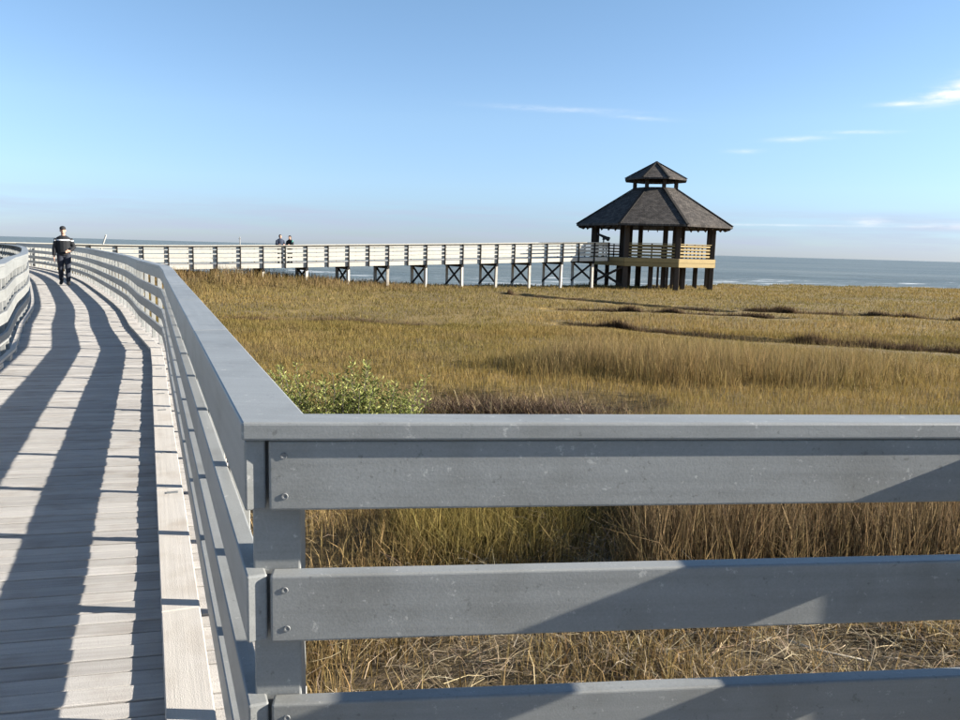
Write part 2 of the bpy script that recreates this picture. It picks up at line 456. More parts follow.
def build_sea():
    mt, nt, b, out = new_mat('sea_water')
    N, L = nt.nodes.new, nt.links.new
    tc = N('ShaderNodeTexCoord')
    mp = N('ShaderNodeMapping'); mp.inputs['Scale'].default_value = (.25, .9, 1); L(tc.outputs['Object'], mp.inputs[0])
    n1 = N('ShaderNodeTexNoise'); n1.inputs['Scale'].default_value = 1.1; n1.inputs['Detail'].default_value = 8; n1.inputs['Roughness'].default_value = .62
    L(mp.outputs[0], n1.inputs[0])
    n2 = N('ShaderNodeTexNoise'); n2.inputs['Scale'].default_value = .035; n2.inputs['Detail'].default_value = 5; L(mp.outputs[0], n2.inputs[0])
    cr = N('ShaderNodeValToRGB'); L(n2.outputs['Fac'], cr.inputs[0])
    cr.color_ramp.elements[0].position = .35; cr.color_ramp.elements[0].color = (*SEA_A, 1)
    cr.color_ramp.elements[1].position = .68; cr.color_ramp.elements[1].color = (*SEA_B, 1)
    # breaking foam in streaks along the shore
    at = N('ShaderNodeAttribute'); at.attribute_name = 'surf'
    mp3 = N('ShaderNodeMapping'); mp3.inputs['Scale'].default_value = (.16, .55, 1); L(tc.outputs['Object'], mp3.inputs[0])
    n3 = N('ShaderNodeTexNoise'); n3.inputs['Scale'].default_value = 1.0; n3.inputs['Detail'].default_value = 9; n3.inputs['Roughness'].default_value = .75
    L(mp3.outputs[0], n3.inputs[0])
    mm = N('ShaderNodeMath'); mm.operation = 'MULTIPLY'; L(at.outputs['Fac'], mm.inputs[0]); L(n3.outputs['Fac'], mm.inputs[1])
    rr = N('ShaderNodeMapRange'); rr.inputs[1].default_value = .485; rr.inputs[2].default_value = .56; L(mm.outputs[0], rr.inputs[0])
    mx = N('ShaderNodeMix'); mx.data_type = 'RGBA'; L(rr.outputs[0], mx.inputs[0]); L(cr.outputs[0], mx.inputs[6]); mx.inputs[7].default_value = (.62, .64, .64, 1)
    L(mx.outputs[2], b.inputs['Base Color'])
    b.inputs['Roughness'].default_value = .45; b.inputs['IOR'].default_value = 1.33; b.inputs['Specular IOR Level'].default_value = .22
    bp = N('ShaderNodeBump'); bp.inputs['Strength'].default_value = 1.0; bp.inputs['Distance'].default_value = .35
    L(n1.outputs['Fac'], bp.inputs['Height']); L(bp.outputs[0], b.inputs['Normal'])
    M['sea'] = mt
    xs = np.unique(np.concatenate([np.linspace(-12000, -500, 12), np.linspace(-500, -80, 22), np.linspace(-80, 110, 191), np.linspace(110, 500, 20), np.linspace(500, 12000, 12)]))
    ys = np.unique(np.concatenate([np.linspace(46, 150, 209), np.geomspace(150, 16000, 60)]))
    X, Y = np.meshgrid(xs, ys)
    amp = np.clip((Y - shore(X)) / 40, 0, 1) * np.exp(-np.clip(Y - 150, 0, None) / 200)
    Z = SEA_Z + .09 * amp * np.sin(Y * 1.05 + 2.5 * vnoise(X, Y, 14, 77) * 3.1 + X * .06)
    V = np.stack([X, Y, Z], -1).reshape(-1, 3)
    nx, ny = len(xs), len(ys)
    i = (np.arange(ny - 1)[:, None] * nx + np.arange(nx - 1)[None]).ravel()
    loops = np.stack([i, i + 1, i + nx + 1, i + nx], -1).ravel()
    o = np_mesh('sea', V, 4, loops, 'sea')
    d = (Y - shore(X)).ravel()
    surf = np.clip(np.where(d < 30, .9, .9 * np.exp(-(d - 30) / 45)), 0, 1).astype(np.float32)
    a = o.data.attributes.new('surf', 'FLOAT', 'POINT'); a.data.foreach_set('value', surf)
    o.data.shade_smooth()
    tag(o, 'grey-blue sea with small breaking waves beyond the marsh', kind='structure')
SEA_A, SEA_B = (.10, .13, .14), (.17, .195, .19)
build_sea()

# ------------------------------------------------------------------ near boardwalk plan
DIRV = Vector((-0.395, 0.9187, 0))
CORNER = Vector((-0.424, 1.372, 0))                 # inner face of side rail boards at the corner
FE = Vector((0.9927, 0.1203, 0)); FN = Vector((-0.1203, 0.9927, 0))     # front rail direction and its outward normal
right_path = [CORNER + DIRV * t for t in (0.0, 2.4, 4.8, 7.2, 9.3)]
right_path += [Vector(p) for p in ((-5.55, 12.55, 0), (-7.3, 15.9, 0), (-10.2, 20.9, 0), (-13.2, 25.9, 0), (-16.3, 30.6, 0), (-19.2, 34.5, 0), (-22.0, 37.8, 0), (-23.9, 39.7, 0))]
BAY = 0.78
R_PTS = catmull(right_path, BAY)
WIDTH = 1.70                                          # between the inner faces of the two rails
back_path = [CORNER + DIRV * t for t in (-6.24, -5.46, -4.68, -3.9, -3.12, -2.34, -1.56, -.78)]
L_ALL = offset_line(back_path + R_PTS, -WIDTH)

def railing(root, pts, side, mat, bay_posts=True, post_mat=None, post=(0.038, 0.135), cap_w=0.135, double=True, bev=0.004, skip_first_cap=False, post_low=-0.35, cap_over=0.006, first_post=0, boards=BOARDS):
    """Boards on the walking side of thin posts with a flat cap. side=+1: the outside lies to the right of pts. pts carry the local deck height."""
    nrm = []
    for i in range(len(pts)):
        a = pts[max(i - 1, 0)]; b = pts[min(i + 1, len(pts) - 1)]
        t = b - a; t.z = 0; t.normalize(); nrm.append(Vector((t.y, -t.x, 0)) * side)
    stepn = 2 if double else 1
    for i in range(0, len(pts) - 1, stepn):
        j = min(i + stepn, len(pts) - 1)
        a, b = pts[i], pts[j]
        t = (b - a); t.z = 0; t.normalize(); n = Vector((t.y, -t.x, 0)) * side
        for z0, z1 in boards:
            off = n * (BT / 2) + Vector((0, 0, (z0 + z1) / 2))
            piece('rail_board', a + off, b + off, BT, z1 - z0, mat, root, bev, 2 if bev > .003 else 1, trim=0.004)
        if not (skip_first_cap and i == 0):
            off = n * (cap_w / 2 - cap_over) + Vector((0, 0, (CAP_T + CAP_B) / 2))
            piece('cap_rail', a + off, b + off, cap_w, CAP_T - CAP_B, mat, root, bev, 2 if bev > .003 else 1, trim=0.004)
    if bay_posts:
        me = box_mesh(post[0], post[1], CAP_B - 0.003 - post_low, post_mat or mat, .003)
        for i, p in enumerate(pts):
            if i < first_post: continue
            n = nrm[i]; t = Vector((-n.y, n.x, 0))
            o = link('rail_post', me, root)
            mt = Matrix((t, n, Vector((0, 0, 1)))).transposed().to_4x4()
            mt.translation = p + n * (BT + .002 + post[1] / 2) + Vector((0, 0, (CAP_B - 0.003 + post_low) / 2))
            o.matrix_local = mt

def screw(parent_obj, world_pos, normal, r=0.0065):
    """A recessed screw head with a cross slot, a piece of the board it holds."""
    key = 'screw'
    if key not in _cache:
        bm = bmesh.new()
        prof = [(0.0, .0006), (.35, .0006), (.5, .0012), (.85, .0016), (1.0, .0)]
        rings = []
        for k, (rr, h) in enumerate(prof):
            if rr == 0: rings.append([bm.verts.new((0, 0, h))]); continue
            rings.append([bm.verts.new((rr * r * math.cos(a), rr * r * math.sin(a), h)) for a in [q * math.pi / 6 for q in range(12)]])
        for k in range(len(rings) - 1):
            A, B = rings[k], rings[k + 1]
            for q in range(12):
                if len(A) == 1: bm.faces.new((A[0], B[q], B[(q + 1) % 12]))
                else: bm.faces.new((A[q], B[q], B[(q + 1) % 12], A[(q + 1) % 12]))
        me = bpy.data.meshes.new('screw'); bm.to_mesh(me); bm.free(); me.materials.append(M['screw']); _cache[key] = me
    o = link('screw', _cache[key], parent_obj)
    mw = Matrix.Translation(world_pos) @ Vector(normal).to_track_quat('Z', 'Y').to_matrix().to_4x4()
    o.matrix_local = MATS[parent_obj.name].inverted() @ mw
    return o

# ---- right-hand side railing of the walkway (shaded inner face)
rr_ = link('boardwalk_railing'); tag(rr_, 'long grey railing in shade along the right side of the boardwalk', 'railing', 'boardwalk railings')
railing(rr_, R_PTS, +1, 'rail', skip_first_cap=True, cap_w=0.122, post=(.036, .055), first_post=1)
# first cap piece, its end cut along the front railing
_n = Vector((DIRV.y, -DIRV.x, 0))
def line_x(p, d, q, e):
    den = d.x * e.y - d.y * e.x
    t = ((q.x - p.x) * e.y - (q.y - p.y) * e.x) / den
    return p + d * t
FRONT0 = CORNER + FN * (-0.012)                       # front edge line of the cap
a_in = line_x(CORNER - _n * .006, DIRV, FRONT0, FE); a_out = line_x(CORNER + _n * .116, DIRV, FRONT0, FE)
b2_ = R_PTS[2] - DIRV * .002
b_in, b_out = b2_ - _n * .006, b2_ + _n * .116

# ---- front railing across the viewpoint
fr = link('corner_railing'); tag(fr, 'grey board railing with exposed screws crossing right in front of the viewer', 'railing', 'boardwalk railings')
u0, u1 = 0.042, 1.66
for k, (z0, z1) in enumerate(BOARDS):
    a = CORNER + FE * u0 + FN * (BT / 2 + .002); b = CORNER + FE * u1 + FN * (BT / 2 + .002)
    zc = Vector((0, 0, (z0 + z1) / 2))
    o = piece('rail_board', a + zc, b + zc, BT, z1 - z0, 'rail', fr, .005, 3)
    for zz in (z0 + .028, z1 - .028):
        for uu in (u0 + .030 + random.uniform(-.003, .003), u1 - .035):
            screw(o, CORNER + FE * uu + FN * .0018 + Vector((0, 0, zz)), -FN)
cf1 = FRONT0 + FE * 1.72
cbk = cf1 + FN * .082
cb1 = line_x(CORNER + _n * .116, DIRV, FRONT0 + FN * .082, FE)
prism('corner_cap_rail', [(p.x, p.y) for p in (a_in, cf1, cbk, cb1, b_out, b_in)], CAP_B, CAP_T, 'rail', fr, bev=.005)
for uu in (0.050,):
    pc = CORNER + FE * uu + FN * (BT + .004 + .045)
    o = link('rail_post', box_mesh(.089, .089, CAP_B - .003 + .9, 'rail', .004, 2), fr)
    mt = Matrix((FE, FN, Vector((0, 0, 1)))).transposed().to_4x4(); mt.translation = pc + Vector((0, 0, (CAP_B - .003 - .9) / 2)); o.matrix_local = mt

# ---- railing to the right of the viewpoint (only its shadow is in the picture)
sr = link('platform_railing'); tag(sr, 'grey railing beside the viewer whose shadow falls on the front boards', 'railing', 'boardwalk railings')
s0 = CORNER + FE * 1.635
SDIR = Vector((0.10, -0.995, 0)).normalized()
s_pts = [s0 + SDIR * (BAY * k) + Vector((0, 0, 0)) for k in range(7)]
railing(sr, s_pts, -1, 'rail', cap_w=.09, first_post=1)
_o = link('rail_post', box_mesh(.066, .089, CAP_B - .003 + .9, 'rail', .004, 2), sr)
_sn = Vector((-SDIR.y, SDIR.x, 0))
_m = Matrix((SDIR, _sn, Vector((0, 0, 1)))).transposed().to_4x4(); _m.translation = s0 + SDIR * .033 + _sn * (BT + .002 + .0445) + Vector((0, 0, (CAP_B - .003 - .9) / 2)); _o.matrix_local = _m

# ---- left-hand railing (sunlit inner face)
lr = link('boardwalk_railing'); tag(lr, 'bright sunlit pale railing along the left side of the boardwalk', 'railing', 'boardwalk railings')
railing(lr, [p.copy() for p in L_ALL], -1, 'rail', cap_w=0.14, post=(.036, .055))

# ------------------------------------------------------------------ boardwalk deck
bw = link('boardwalk'); tag(bw, 'weathered timber boardwalk deck curving away beside the marsh', kind='structure')
PITCH_P = 0.0925
cen = [ (a + b) / 2 for a, b in zip(back_path + R_PTS, L_ALL)]
full_right = back_path + R_PTS
# dense stations along the right rail line
def at_len(pts, s):
    k = min(int(s / BAY), len(pts) - 2); t = s / BAY - k
    return pts[k].lerp(pts[k + 1], t)
n_pl = int((len(full_right) - 1) * BAY / PITCH_P)
plank_me = []
for v in range(5):
    bm = bmesh.new(); bmesh.ops.create_grid(bm, x_segments=8, y_segments=1, size=.5)
    ex = bmesh.ops.extrude_face_region(bm, geom=bm.faces[:])
    vv = [e for e in ex['geom'] if isinstance(e, bmesh.types.BMVert)]
    bmesh.ops.translate(bm, verts=vv, vec=(0, 0, -1))
    bmesh.ops.recalc_face_normals(bm, faces=bm.faces)
    rs = random.Random(v)
    for vert in bm.verts:
        x, y, z = vert.co
        vert.co = (x * 2.30, y * (PITCH_P - .009) + rs.uniform(-.0015, .0015), z * .038 + (rs.uniform(-.0012, .0012) if z > -.5 else 0))
    bmesh.ops.bevel(bm, geom=[e for e in bm.edges if e.is_manifold and e.calc_face_angle(0) > 1 and all(q.co.z > -.01 for q in e.verts)], offset=.003, segments=1, affect='EDGES')
    me = bpy.data.meshes.new('plank'); bm.to_mesh(me); bm.free(); me.materials.append(M['deck']); plank_me.append(me)
far_v, far_f = [], []
count = 0
s_start = 0.0
vis0 = 6.24 + .25
order = []
for k in range(n_pl):
    s = (k + .5) * PITCH_P
    pr, pl = at_len(full_right, s), at_len(L_ALL, s)
    mid = (pr + pl) / 2; d = (pr - pl).normalized()
    d = rot2(d, -R_(10.5) * float(np.interp(s, [6, 11, 18], [1, .9, 0])))
    order.append((s, mid, d))
for s, mid, d in order:
    zj = random.uniform(-.0022, .0022)
    mt = Matrix((d, Vector((-d.y, d.x, 0)), Vector((0, 0, 1)))).transposed().to_4x4()
    mt = mt @ Matrix.Rotation(random.uniform(-.012, .012), 4, 'X') @ Matrix.Rotation(random.uniform(-.0015, .0015), 4, 'Y')
    mt.translation = mid + Vector((0, 0, -.003 + zj)) + d * random.uniform(-.008, .008)
    if s > vis0 and count < 298:
        o = link('deck_plank', random.choice(plank_me), bw); o.matrix_local = mt; count += 1
    else:
        b0 = len(far_v)
        for zz in (0, -.038):
            for xx, yy in ((-1.15, -.0428), (1.15, -.0428), (1.15, .0428), (-1.15, .0428)):
                far_v.append(tuple(mt @ Vector((xx, yy, zz))))
        far_f += [tuple(b0 + q for q in f) for f in ((0, 1, 2, 3), (7, 6, 5, 4), (0, 4, 5, 1), (1, 5, 6, 2), (2, 6, 7, 3), (3, 7, 4, 0))]
# the little platform the viewer stands on
for k in range(56):
    c0 = CORNER + Vector((0.0, -0.02, 0)) + FN * (-.05 - PITCH_P * k)
    le = line_x(c0, FE, CORNER + _n * .20, DIRV) ; ri = line_x(c0, FE, s0 + Vector((.03, 0, 0)), SDIR)
    b0 = len(far_v); w = .0428
    for zz in (-.004, -.042):
        for e_, s2 in ((le, -w), (ri, -w), (ri, w), (le, w)):
            q = e_ + FN * s2; far_v.append((q.x, q.y, zz))
    far_f += [tuple(b0 + q for q in f) for f in ((0, 1, 2, 3), (7, 6, 5, 4), (0, 4, 5, 1), (1, 5, 6, 2), (2, 6, 7, 3), (3, 7, 4, 0))]
o = raw_mesh('far_deck_plank', far_v, far_f, 'deck', bw); o['kind'] = 'stuff'
# kerb timbers on spacer blocks along both rails, stringers and piles
CURB_W = 0.138
def curbs(pts, side, lift=0.0, CURB_W=CURB_W):
    for i in range(0, len(pts) - 1, 2):
        j = min(i + 2, len(pts) - 1)
        a, b = pts[i], pts[j]; t = (b - a).normalized(); n = Vector((t.y, -t.x, 0)) * side
        off = -n * (CURB_W / 2 + .006) + Vector((0, 0, .0215 + lift))
        piece('kerb_timber', a + off, b + off, CURB_W, .032, 'curb', bw, .004, 2, trim=.006)
    for i in range(len(pts) - 1):
        a, b = pts[i], pts[i + 1]; t = (b - a).normalized(); n = Vector((t.y, -t.x, 0)) * side
        c = a.lerp(b, .5) - n * (CURB_W / 2 + .008) + Vector((0, 0, .001 + lift / 2))
        if lift: piece('kerb_block', c - t * .11, c + t * .11, CURB_W - .012, lift + .004, 'curb', bw, .002)
        off = n * (BT + .14 + .03) + Vector((0, 0, -.16))
        if i % 2 == 0 and i + 2 < len(pts):
            piece('stringer', pts[i] - n * .07 + Vector((0, 0, -.17)), pts[i + 2] - n * .07 + Vector((0, 0, -.17)), .06, .24, 'beam', bw, .004, trim=.003)
        if i % 4 == 0:
            piece('pile', a - n * .16 + Vector((0, 0, -2.3)), a - n * .16 + Vector((0, 0, -.30)), .15, .15, 'beam', bw, .01)
curbs(R_PTS, +1); curbs(L_ALL, -1, .05, .055)
# bolt plates let into the kerb
for s in (3.05, 3.95, 5.35, 6.1, 7.6):
    p = CORNER + DIRV * s - _n * (.07 + random.uniform(-.01, .02))
    o = link('bolt_plate', box_mesh(.062, .030, .004, 'screw', .001), bw)
    orient(o, p - _n * .02 + Vector((0, 0, 0.0390)), p + _n * .02 + Vector((0, 0, 0.0390)))

# ------------------------------------------------------------------ pier to the pavilion
GAZ = Vector((13.25, 61.6, 0)); GZ = 1.10
g_front = Vector((-GAZ.x, -GAZ.y, 0)).normalized()
g_lf = rot2(g_front, -math.pi / 4)                    # left-front face normal
R_POST = 4.8
lf_mid = GAZ + g_lf * (R_POST * math.cos(math.pi / 8) + .12)
pier_c = [(-31, 38.6), (-22, 43.1), (-12, 48.1), (-4, 52.1), (2.6, 55.4), (lf_mid.x - .84 * 2.6, lf_mid.y - .54 * 2.6), (lf_mid.x, lf_mid.y)]
PB = 1.30
pc2 = catmull([(x, y, 0) for x, y in pier_c], PB)
def pier_z(x): return float(np.interp(x, [-40, -20, -17.2, -12.4, -8.3, -4.4, 0, 3.9, 8, 12], [-.03, .02, .08, .24, .40, .55, .72, .88, 1.05, 1.1]))
PW = 2.6
pier = link('pier'); tag(pier, 'raised timber pier on cross-braced bents leading to the pavilion', 'pier')
for p in pc2: p.z = pier_z(p.x)
near_l = offset_line(pc2, PW / 2); far_l = offset_line(pc2, -PW / 2)
pn = link('pier_railing'); tag(pn, 'sunlit cream railing on the near side of the long pier', 'railing', 'pier railings')
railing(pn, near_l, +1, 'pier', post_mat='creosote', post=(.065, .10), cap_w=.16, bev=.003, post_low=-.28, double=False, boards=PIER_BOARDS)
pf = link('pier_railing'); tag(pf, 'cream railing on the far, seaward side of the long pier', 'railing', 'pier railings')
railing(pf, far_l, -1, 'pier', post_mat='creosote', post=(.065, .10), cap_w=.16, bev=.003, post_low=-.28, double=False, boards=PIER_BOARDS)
dv, df = [], []
for k in range(len(pc2) - 1):
    for q in range(13):
        t0 = (q + .04) / 13; t1 = (q + .96) / 13
        b0 = len(dv)
        A0, A1 = near_l[k].lerp(near_l[k + 1], t0), near_l[k].lerp(near_l[k + 1], t1)
        B0, B1 = far_l[k].lerp(far_l[k + 1], t0), far_l[k].lerp(far_l[k + 1], t1)
        for zz in (0, -.04):
            for p in (A0, A1, B1, B0): dv.append((p.x, p.y, p.z + zz))
        df += [tuple(b0 + i for i in f) for f in ((0, 1, 2, 3), (7, 6, 5, 4), (0, 4, 5, 1), (1, 5, 6, 2), (2, 6, 7, 3), (3, 7, 4, 0))]
o = raw_mesh('deck_planking', dv, df, 'deck', pier); o['kind'] = 'stuff'
for line, sd in ((near_l, 1), (far_l, -1)):
    for i in range(len(line) - 1):
        a, b = line[i], line[i + 1]; t = (b - a); t.z = 0; t.normalize(); n = Vector((t.y, -t.x, 0)) * sd
        off = n * (.02) + Vector((0, 0, -.115))
        piece('edge_beam', a + off, b + off, .04, .26, 'pier', pier, .003, trim=.003)
for i in range(1, len(pc2) - 1, 2):
    a, b = near_l[i], far_l[i]
    t = (pc2[i + 1] - pc2[i - 1]); t.z = 0; t.normalize()
    w = (b - a); w.z = 0; w.normalize()
    z0 = a.z
    A, B = a + w * .10, b - w * .10
    zb = -1.9
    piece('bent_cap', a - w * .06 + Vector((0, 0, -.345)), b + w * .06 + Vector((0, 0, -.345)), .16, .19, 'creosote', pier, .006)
    for P, mt_ in ((A, 'greypile'), (B, 'greypile')):
        piece('pile', Vector((P.x + random.uniform(-.04, .04), P.y + random.uniform(-.04, .04), zb)), Vector((P.x, P.y, z0 - .445)), .17, .17, mt_, pier, .012)
    zt, zl = z0 - .48, max(z0 - 1.75, -1.15)
    if zt - zl > .35:
        for sgn, (P, Q) in ((1, (A, B)), (-1, (B, A))):
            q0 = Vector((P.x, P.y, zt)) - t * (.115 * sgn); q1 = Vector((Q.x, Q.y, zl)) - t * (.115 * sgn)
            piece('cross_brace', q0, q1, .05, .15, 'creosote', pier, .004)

# ------------------------------------------------------------------ pavilion
pav = link('pavilion'); tag(pav, 'dark octagonal shingle-roofed pavilion with cupola at the end of the pier', 'pavilion')
pav.location = GAZ
ang0 = math.atan2(g_front.y, g_front.x) + math.pi / 8
def oct_pt(r, k, z): return Vector((r * math.cos(ang0 + k * math.pi / 4), r * math.sin(ang0 + k * math.pi / 4), z))
def roof_mesh(name, r0, z0, r1, z1, thick, parent):
    bm = bmesh.new(); uvl = bm.loops.layers.uv.new('UVMap')
    def facet(ps):
        vs_ = [bm.verts.new(p) for p in ps]; f = bm.faces.new(vs_)
        ax = (ps[1] - ps[0]).normalized(); nn = ax.cross(ps[-1] - ps[0]).normalized(); ay = nn.cross(ax)
        for lp in f.loops:
            d = lp.vert.co - (ps[0] + ps[1]) / 2; lp[uvl].uv = (d.dot(ax), d.dot(ay))
    for k in range(8):
        a, b = oct_pt(r0, k, z0), oct_pt(r0, k + 1, z0)
        # each slope in three courses with a small step, a slightly sagging eave
        if r1 > .01: facet([a, b, oct_pt(r1, k + 1, z1), oct_pt(r1, k, z1)])
        else: facet([a, b, Vector((0, 0, z1))])
        dz = Vector((0, 0, -thick))
        facet([a + dz, b + dz, b, a])
        ins = .93
        a2, b2 = oct_pt(r0 * ins, k, z0 - thick + (z1 - z0) * (1 - ins)), oct_pt(r0 * ins, k + 1, z0 - thick + (z1 - z0) * (1 - ins))
        facet([a2, b2, b + dz, a + dz])
        if r1 > .01: facet([oct_pt(r1, k, z1 - thick), oct_pt(r1, k + 1, z1 - thick), b2, a2])
        else: facet([Vector((0, 0, z1 - thick)), b2, a2])
    me = bpy.data.meshes.new(name); bm.to_mesh(me); bm.free(); me.materials.append(M['shingle'])
    return link(name, me, parent)
EZ, R_EAVE = 3.52, 6.22
DRUM_Z, R_DRUM = 6.34, 1.75
CUP_EZ, R_CUP, APEX = 7.08, 2.50, 8.45
roof = roof_mesh('roof', R_EAVE, EZ, R_DRUM - .03, DRUM_Z, .14, pav)
for k in range(8):
    a, b = oct_pt(R_EAVE + .02, k, EZ + .03), oct_pt(R_DRUM, k, DRUM_Z + .03)
    o = piece('hip_cap', a, b, .22, .05, 'shingle', roof, .01)
cup = roof_mesh('cupola_roof', R_CUP, CUP_EZ, 0, APEX, .12, pav)
for k in range(8):
    piece('hip_cap', oct_pt(R_CUP + .02, k, CUP_EZ + .03), Vector((0, 0, APEX + .03)), .16, .05, 'shingle', cup, .01)
# cupola drum: posts, sills and open vents between them
for k in range(8):
    p = oct_pt(R_DRUM - .06, k, 0)
    piece('cupola_post', p + Vector((0, 0, DRUM_Z - .25)), p + Vector((0, 0, CUP_EZ + .32)), .24, .24, 'pavwood', pav, .01)
    a, b = oct_pt(R_DRUM - .05, k, DRUM_Z + .0), oct_pt(R_DRUM - .05, k + 1, DRUM_Z + .0)
    piece('cupola_sill', a, b, .08, .16, 'pavwood', pav, .005, trim=.14)
    a.z = b.z = CUP_EZ + .10
    piece('cupola_header', a, b, .08, .26, 'pavwood', pav, .005, trim=.14)
# posts, rim beams, rafters, knee braces
for k in range(8):
    p = oct_pt(R_POST, k, 0)
    piece('post', p + Vector((0, 0, -2.0)), p + Vector((0, 0, EZ + .42)), .34, .34, 'pavwood', pav, .02)
    a, b = oct_pt(R_POST, k, EZ + .30), oct_pt(R_POST, k + 1, EZ + .30)
    piece('rim_beam', a, b, .14, .30, 'pavwood', pav, .01, trim=.34)
    for q in range(6):
        t = (q + .5) / 6
        e0 = oct_pt(R_EAVE - .12, k, 0).lerp(oct_pt(R_EAVE - .12, k + 1, 0), t); e0.z = EZ - .20
        e1 = oct_pt(2.2, k, 0).lerp(oct_pt(2.2, k + 1, 0), t); e1.z = EZ - .20 + (DRUM_Z - EZ) * (R_EAVE - 2.2) / (R_EAVE - R_DRUM)
        piece('rafter', e0, e1, .07, .20, 'pavwood', pav, .005)
for k in range(8):
    a = oct_pt(2.5, k, 0)
    if k % 2 == 0:
        piece('inner_post', a + Vector((0, 0, -2.0)), a + Vector((0, 0, DRUM_Z - .85)), .32, .32, 'pavwood', pav, .02)
# floor: an octagonal platform of joists and planks with deep fascia
R_FL = R_POST + .28
bm = bmesh.new()
for z in (GZ, GZ - .12):
    f = bm.faces.new([bm.verts.new(oct_pt(R_FL - .03, k, z)) for k in range(8)])
bm.verts.ensure_lookup_table()
for k in range(8): bm.faces.new((bm.verts[k], bm.verts[(k + 1) % 8], bm.verts[8 + (k + 1) % 8], bm.verts[8 + k]))
bmesh.ops.recalc_face_normals(bm, faces=bm.faces)
me = bpy.data.meshes.new('platform'); bm.to_mesh(me); bm.free(); me.materials.append(M['beam']); link('platform', me, pav)
OPEN_FACE = 7      # set below: the face that meets the pier
best = None
for k in range(8):
    mid = (oct_pt(1, k, 0) + oct_pt(1, k + 1, 0)).normalized()
    if best is None or mid.dot(g_lf) > best: best = mid.dot(g_lf); OPEN_FACE = k
for k in range(8):
    a, b = oct_pt(R_FL, k, GZ - .16), oct_pt(R_FL, k + 1, GZ - .16)
    piece('fascia_board', a, b, .05, .30, 'pavrail', pav, .006, trim=.02)
    a.z = b.z = GZ - .475
    piece('fascia_board', a, b, .05, .30, 'pavrail', pav, .006, trim=.02)
    if k == OPEN_FACE: continue
    a, b = oct_pt(R_POST, k, GZ), oct_pt(R_POST, k + 1, GZ)
    d = (b - a).normalized(); L_ = (b - a).length
    aa, bb = a + d * .18, b - d * .18
    for z in (.18, .42, .66, .90):
        piece('rail_board', aa + Vector((0, 0, z)), bb + Vector((0, 0, z)), .045, .125, 'pavrail', pav, .004)
    piece('cap_rail', aa + Vector((0, 0, 1.055)), bb + Vector((0, 0, 1.055)), .16, .045, 'pavrail', pav, .004)
    n_o = Vector((d.y, -d.x, 0))
    if n_o.dot(a) < 0: n_o = -n_o
    for q in (1, 2, 3):
        p = aa.lerp(bb, q / 4) - n_o * .075
        piece('rail_post', p + Vector((0, 0, .0)), p + Vector((0, 0, 1.03)), .09, .09, 'pavwood', pav, .004)
# piles under the floor and diagonal braces
for r, n_, off in ((3.4, 8, .5), (1.4, 4, .5)):
    for k in range(n_):
        p = oct_pt(r, k * 8 / n_ + off, 0)
        piece('pile', p + Vector((0, 0, -2.2)), p + Vector((0, 0, GZ - .35)), .30, .30, 'pavwood', pav, .02)
for k in range(8):
    a, b = oct_pt(R_POST - .25, k, GZ - .45), oct_pt(3.4, k, GZ - .45)
    piece('floor_beam', oct_pt(R_FL - .1, k, GZ - .30), oct_pt(.3, k, GZ - .30), .14, .30, 'pavwood', pav, .01)
p0, p1 = oct_pt(R_POST, OPEN_FACE, 0), oct_pt(R_POST, OPEN_FACE + 1, 0)
piece('cross_brace', p0 + Vector((0, 0, GZ - .7)) + g_lf * .2, p1 + Vector((0, 0, -1.0)) + g_lf * .2, .06, .18, 'pavwood', pav, .005)
piece('cross_brace', p1 + Vector((0, 0, GZ - .7)) + g_lf * .27, p0 + Vector((0, 0, -1.0)) + g_lf * .27, .06, .18, 'pavwood', pav, .005)
# dark storage panel between the middle piles
for q in range(5):
    p0 = oct_pt(3.1, 7.72, 0).lerp(oct_pt(3.1, 8.35, 0), q / 4)
    piece('skirt_plank', p0 + Vector((0, 0, -1.5)), p0 + Vector((0, 0, GZ - .46)), .17, .03, 'pavwood', pav, .004, roll=math.pi / 2)

# ------------------------------------------------------------------ spotting scope on the pavilion rail
M['black'] = plain_mat('black_metal', (.02, .02, .022), rough=.5, metal=.3)
def lathe(name, prof, axis_a, axis_b, mat, parent, seg=14):
    """Turned body along a to b; prof = [(t, radius)]."""
    a, b = Vector(axis_a), Vector(axis_b); d = b - a
    q = d.to_track_quat('Z', 'Y').to_matrix()
    V, Fc = [], []
    for t, r in prof:
        for k in range(seg):
            an = 2 * math.pi * k / seg
            V.append(tuple(a + d * t + q @ Vector((r * math.cos(an), r * math.sin(an), 0))))
    for i in range(len(prof) - 1):
        for k in range(seg):
            Fc.append((i * seg + k, i * seg + (k + 1) % seg, (i + 1) * seg + (k + 1) % seg, (i + 1) * seg + k))
    Fc.append(tuple(reversed(range(seg)))); Fc.append(tuple(range((len(prof) - 1) * seg, len(prof) * seg)))
    return raw_mesh(name, V, Fc, mat, parent, False)
sc_pos = GAZ + g_lf * 5.35 + rot2(g_lf, math.pi / 2) * .35
sco = link('viewing_scope'); sco.location = (sc_pos.x, sc_pos.y, GZ); tag(sco, 'black tilted viewing scope on a pedestal at the pavilion entrance', 'viewing scope')
lathe('pedestal', [(0, .16), (.04, .16), (.06, .06), (.95, .05), (1, .08)], (0, 0, 0), (0, 0, 1.28), 'black', sco)
lathe('tube', [(0, .06), (.1, .075), (.45, .10), (.8, .13), (.85, .16), (1, .16)], (-.48, -.05, 1.68), (.42, .04, 1.28), 'black', sco)
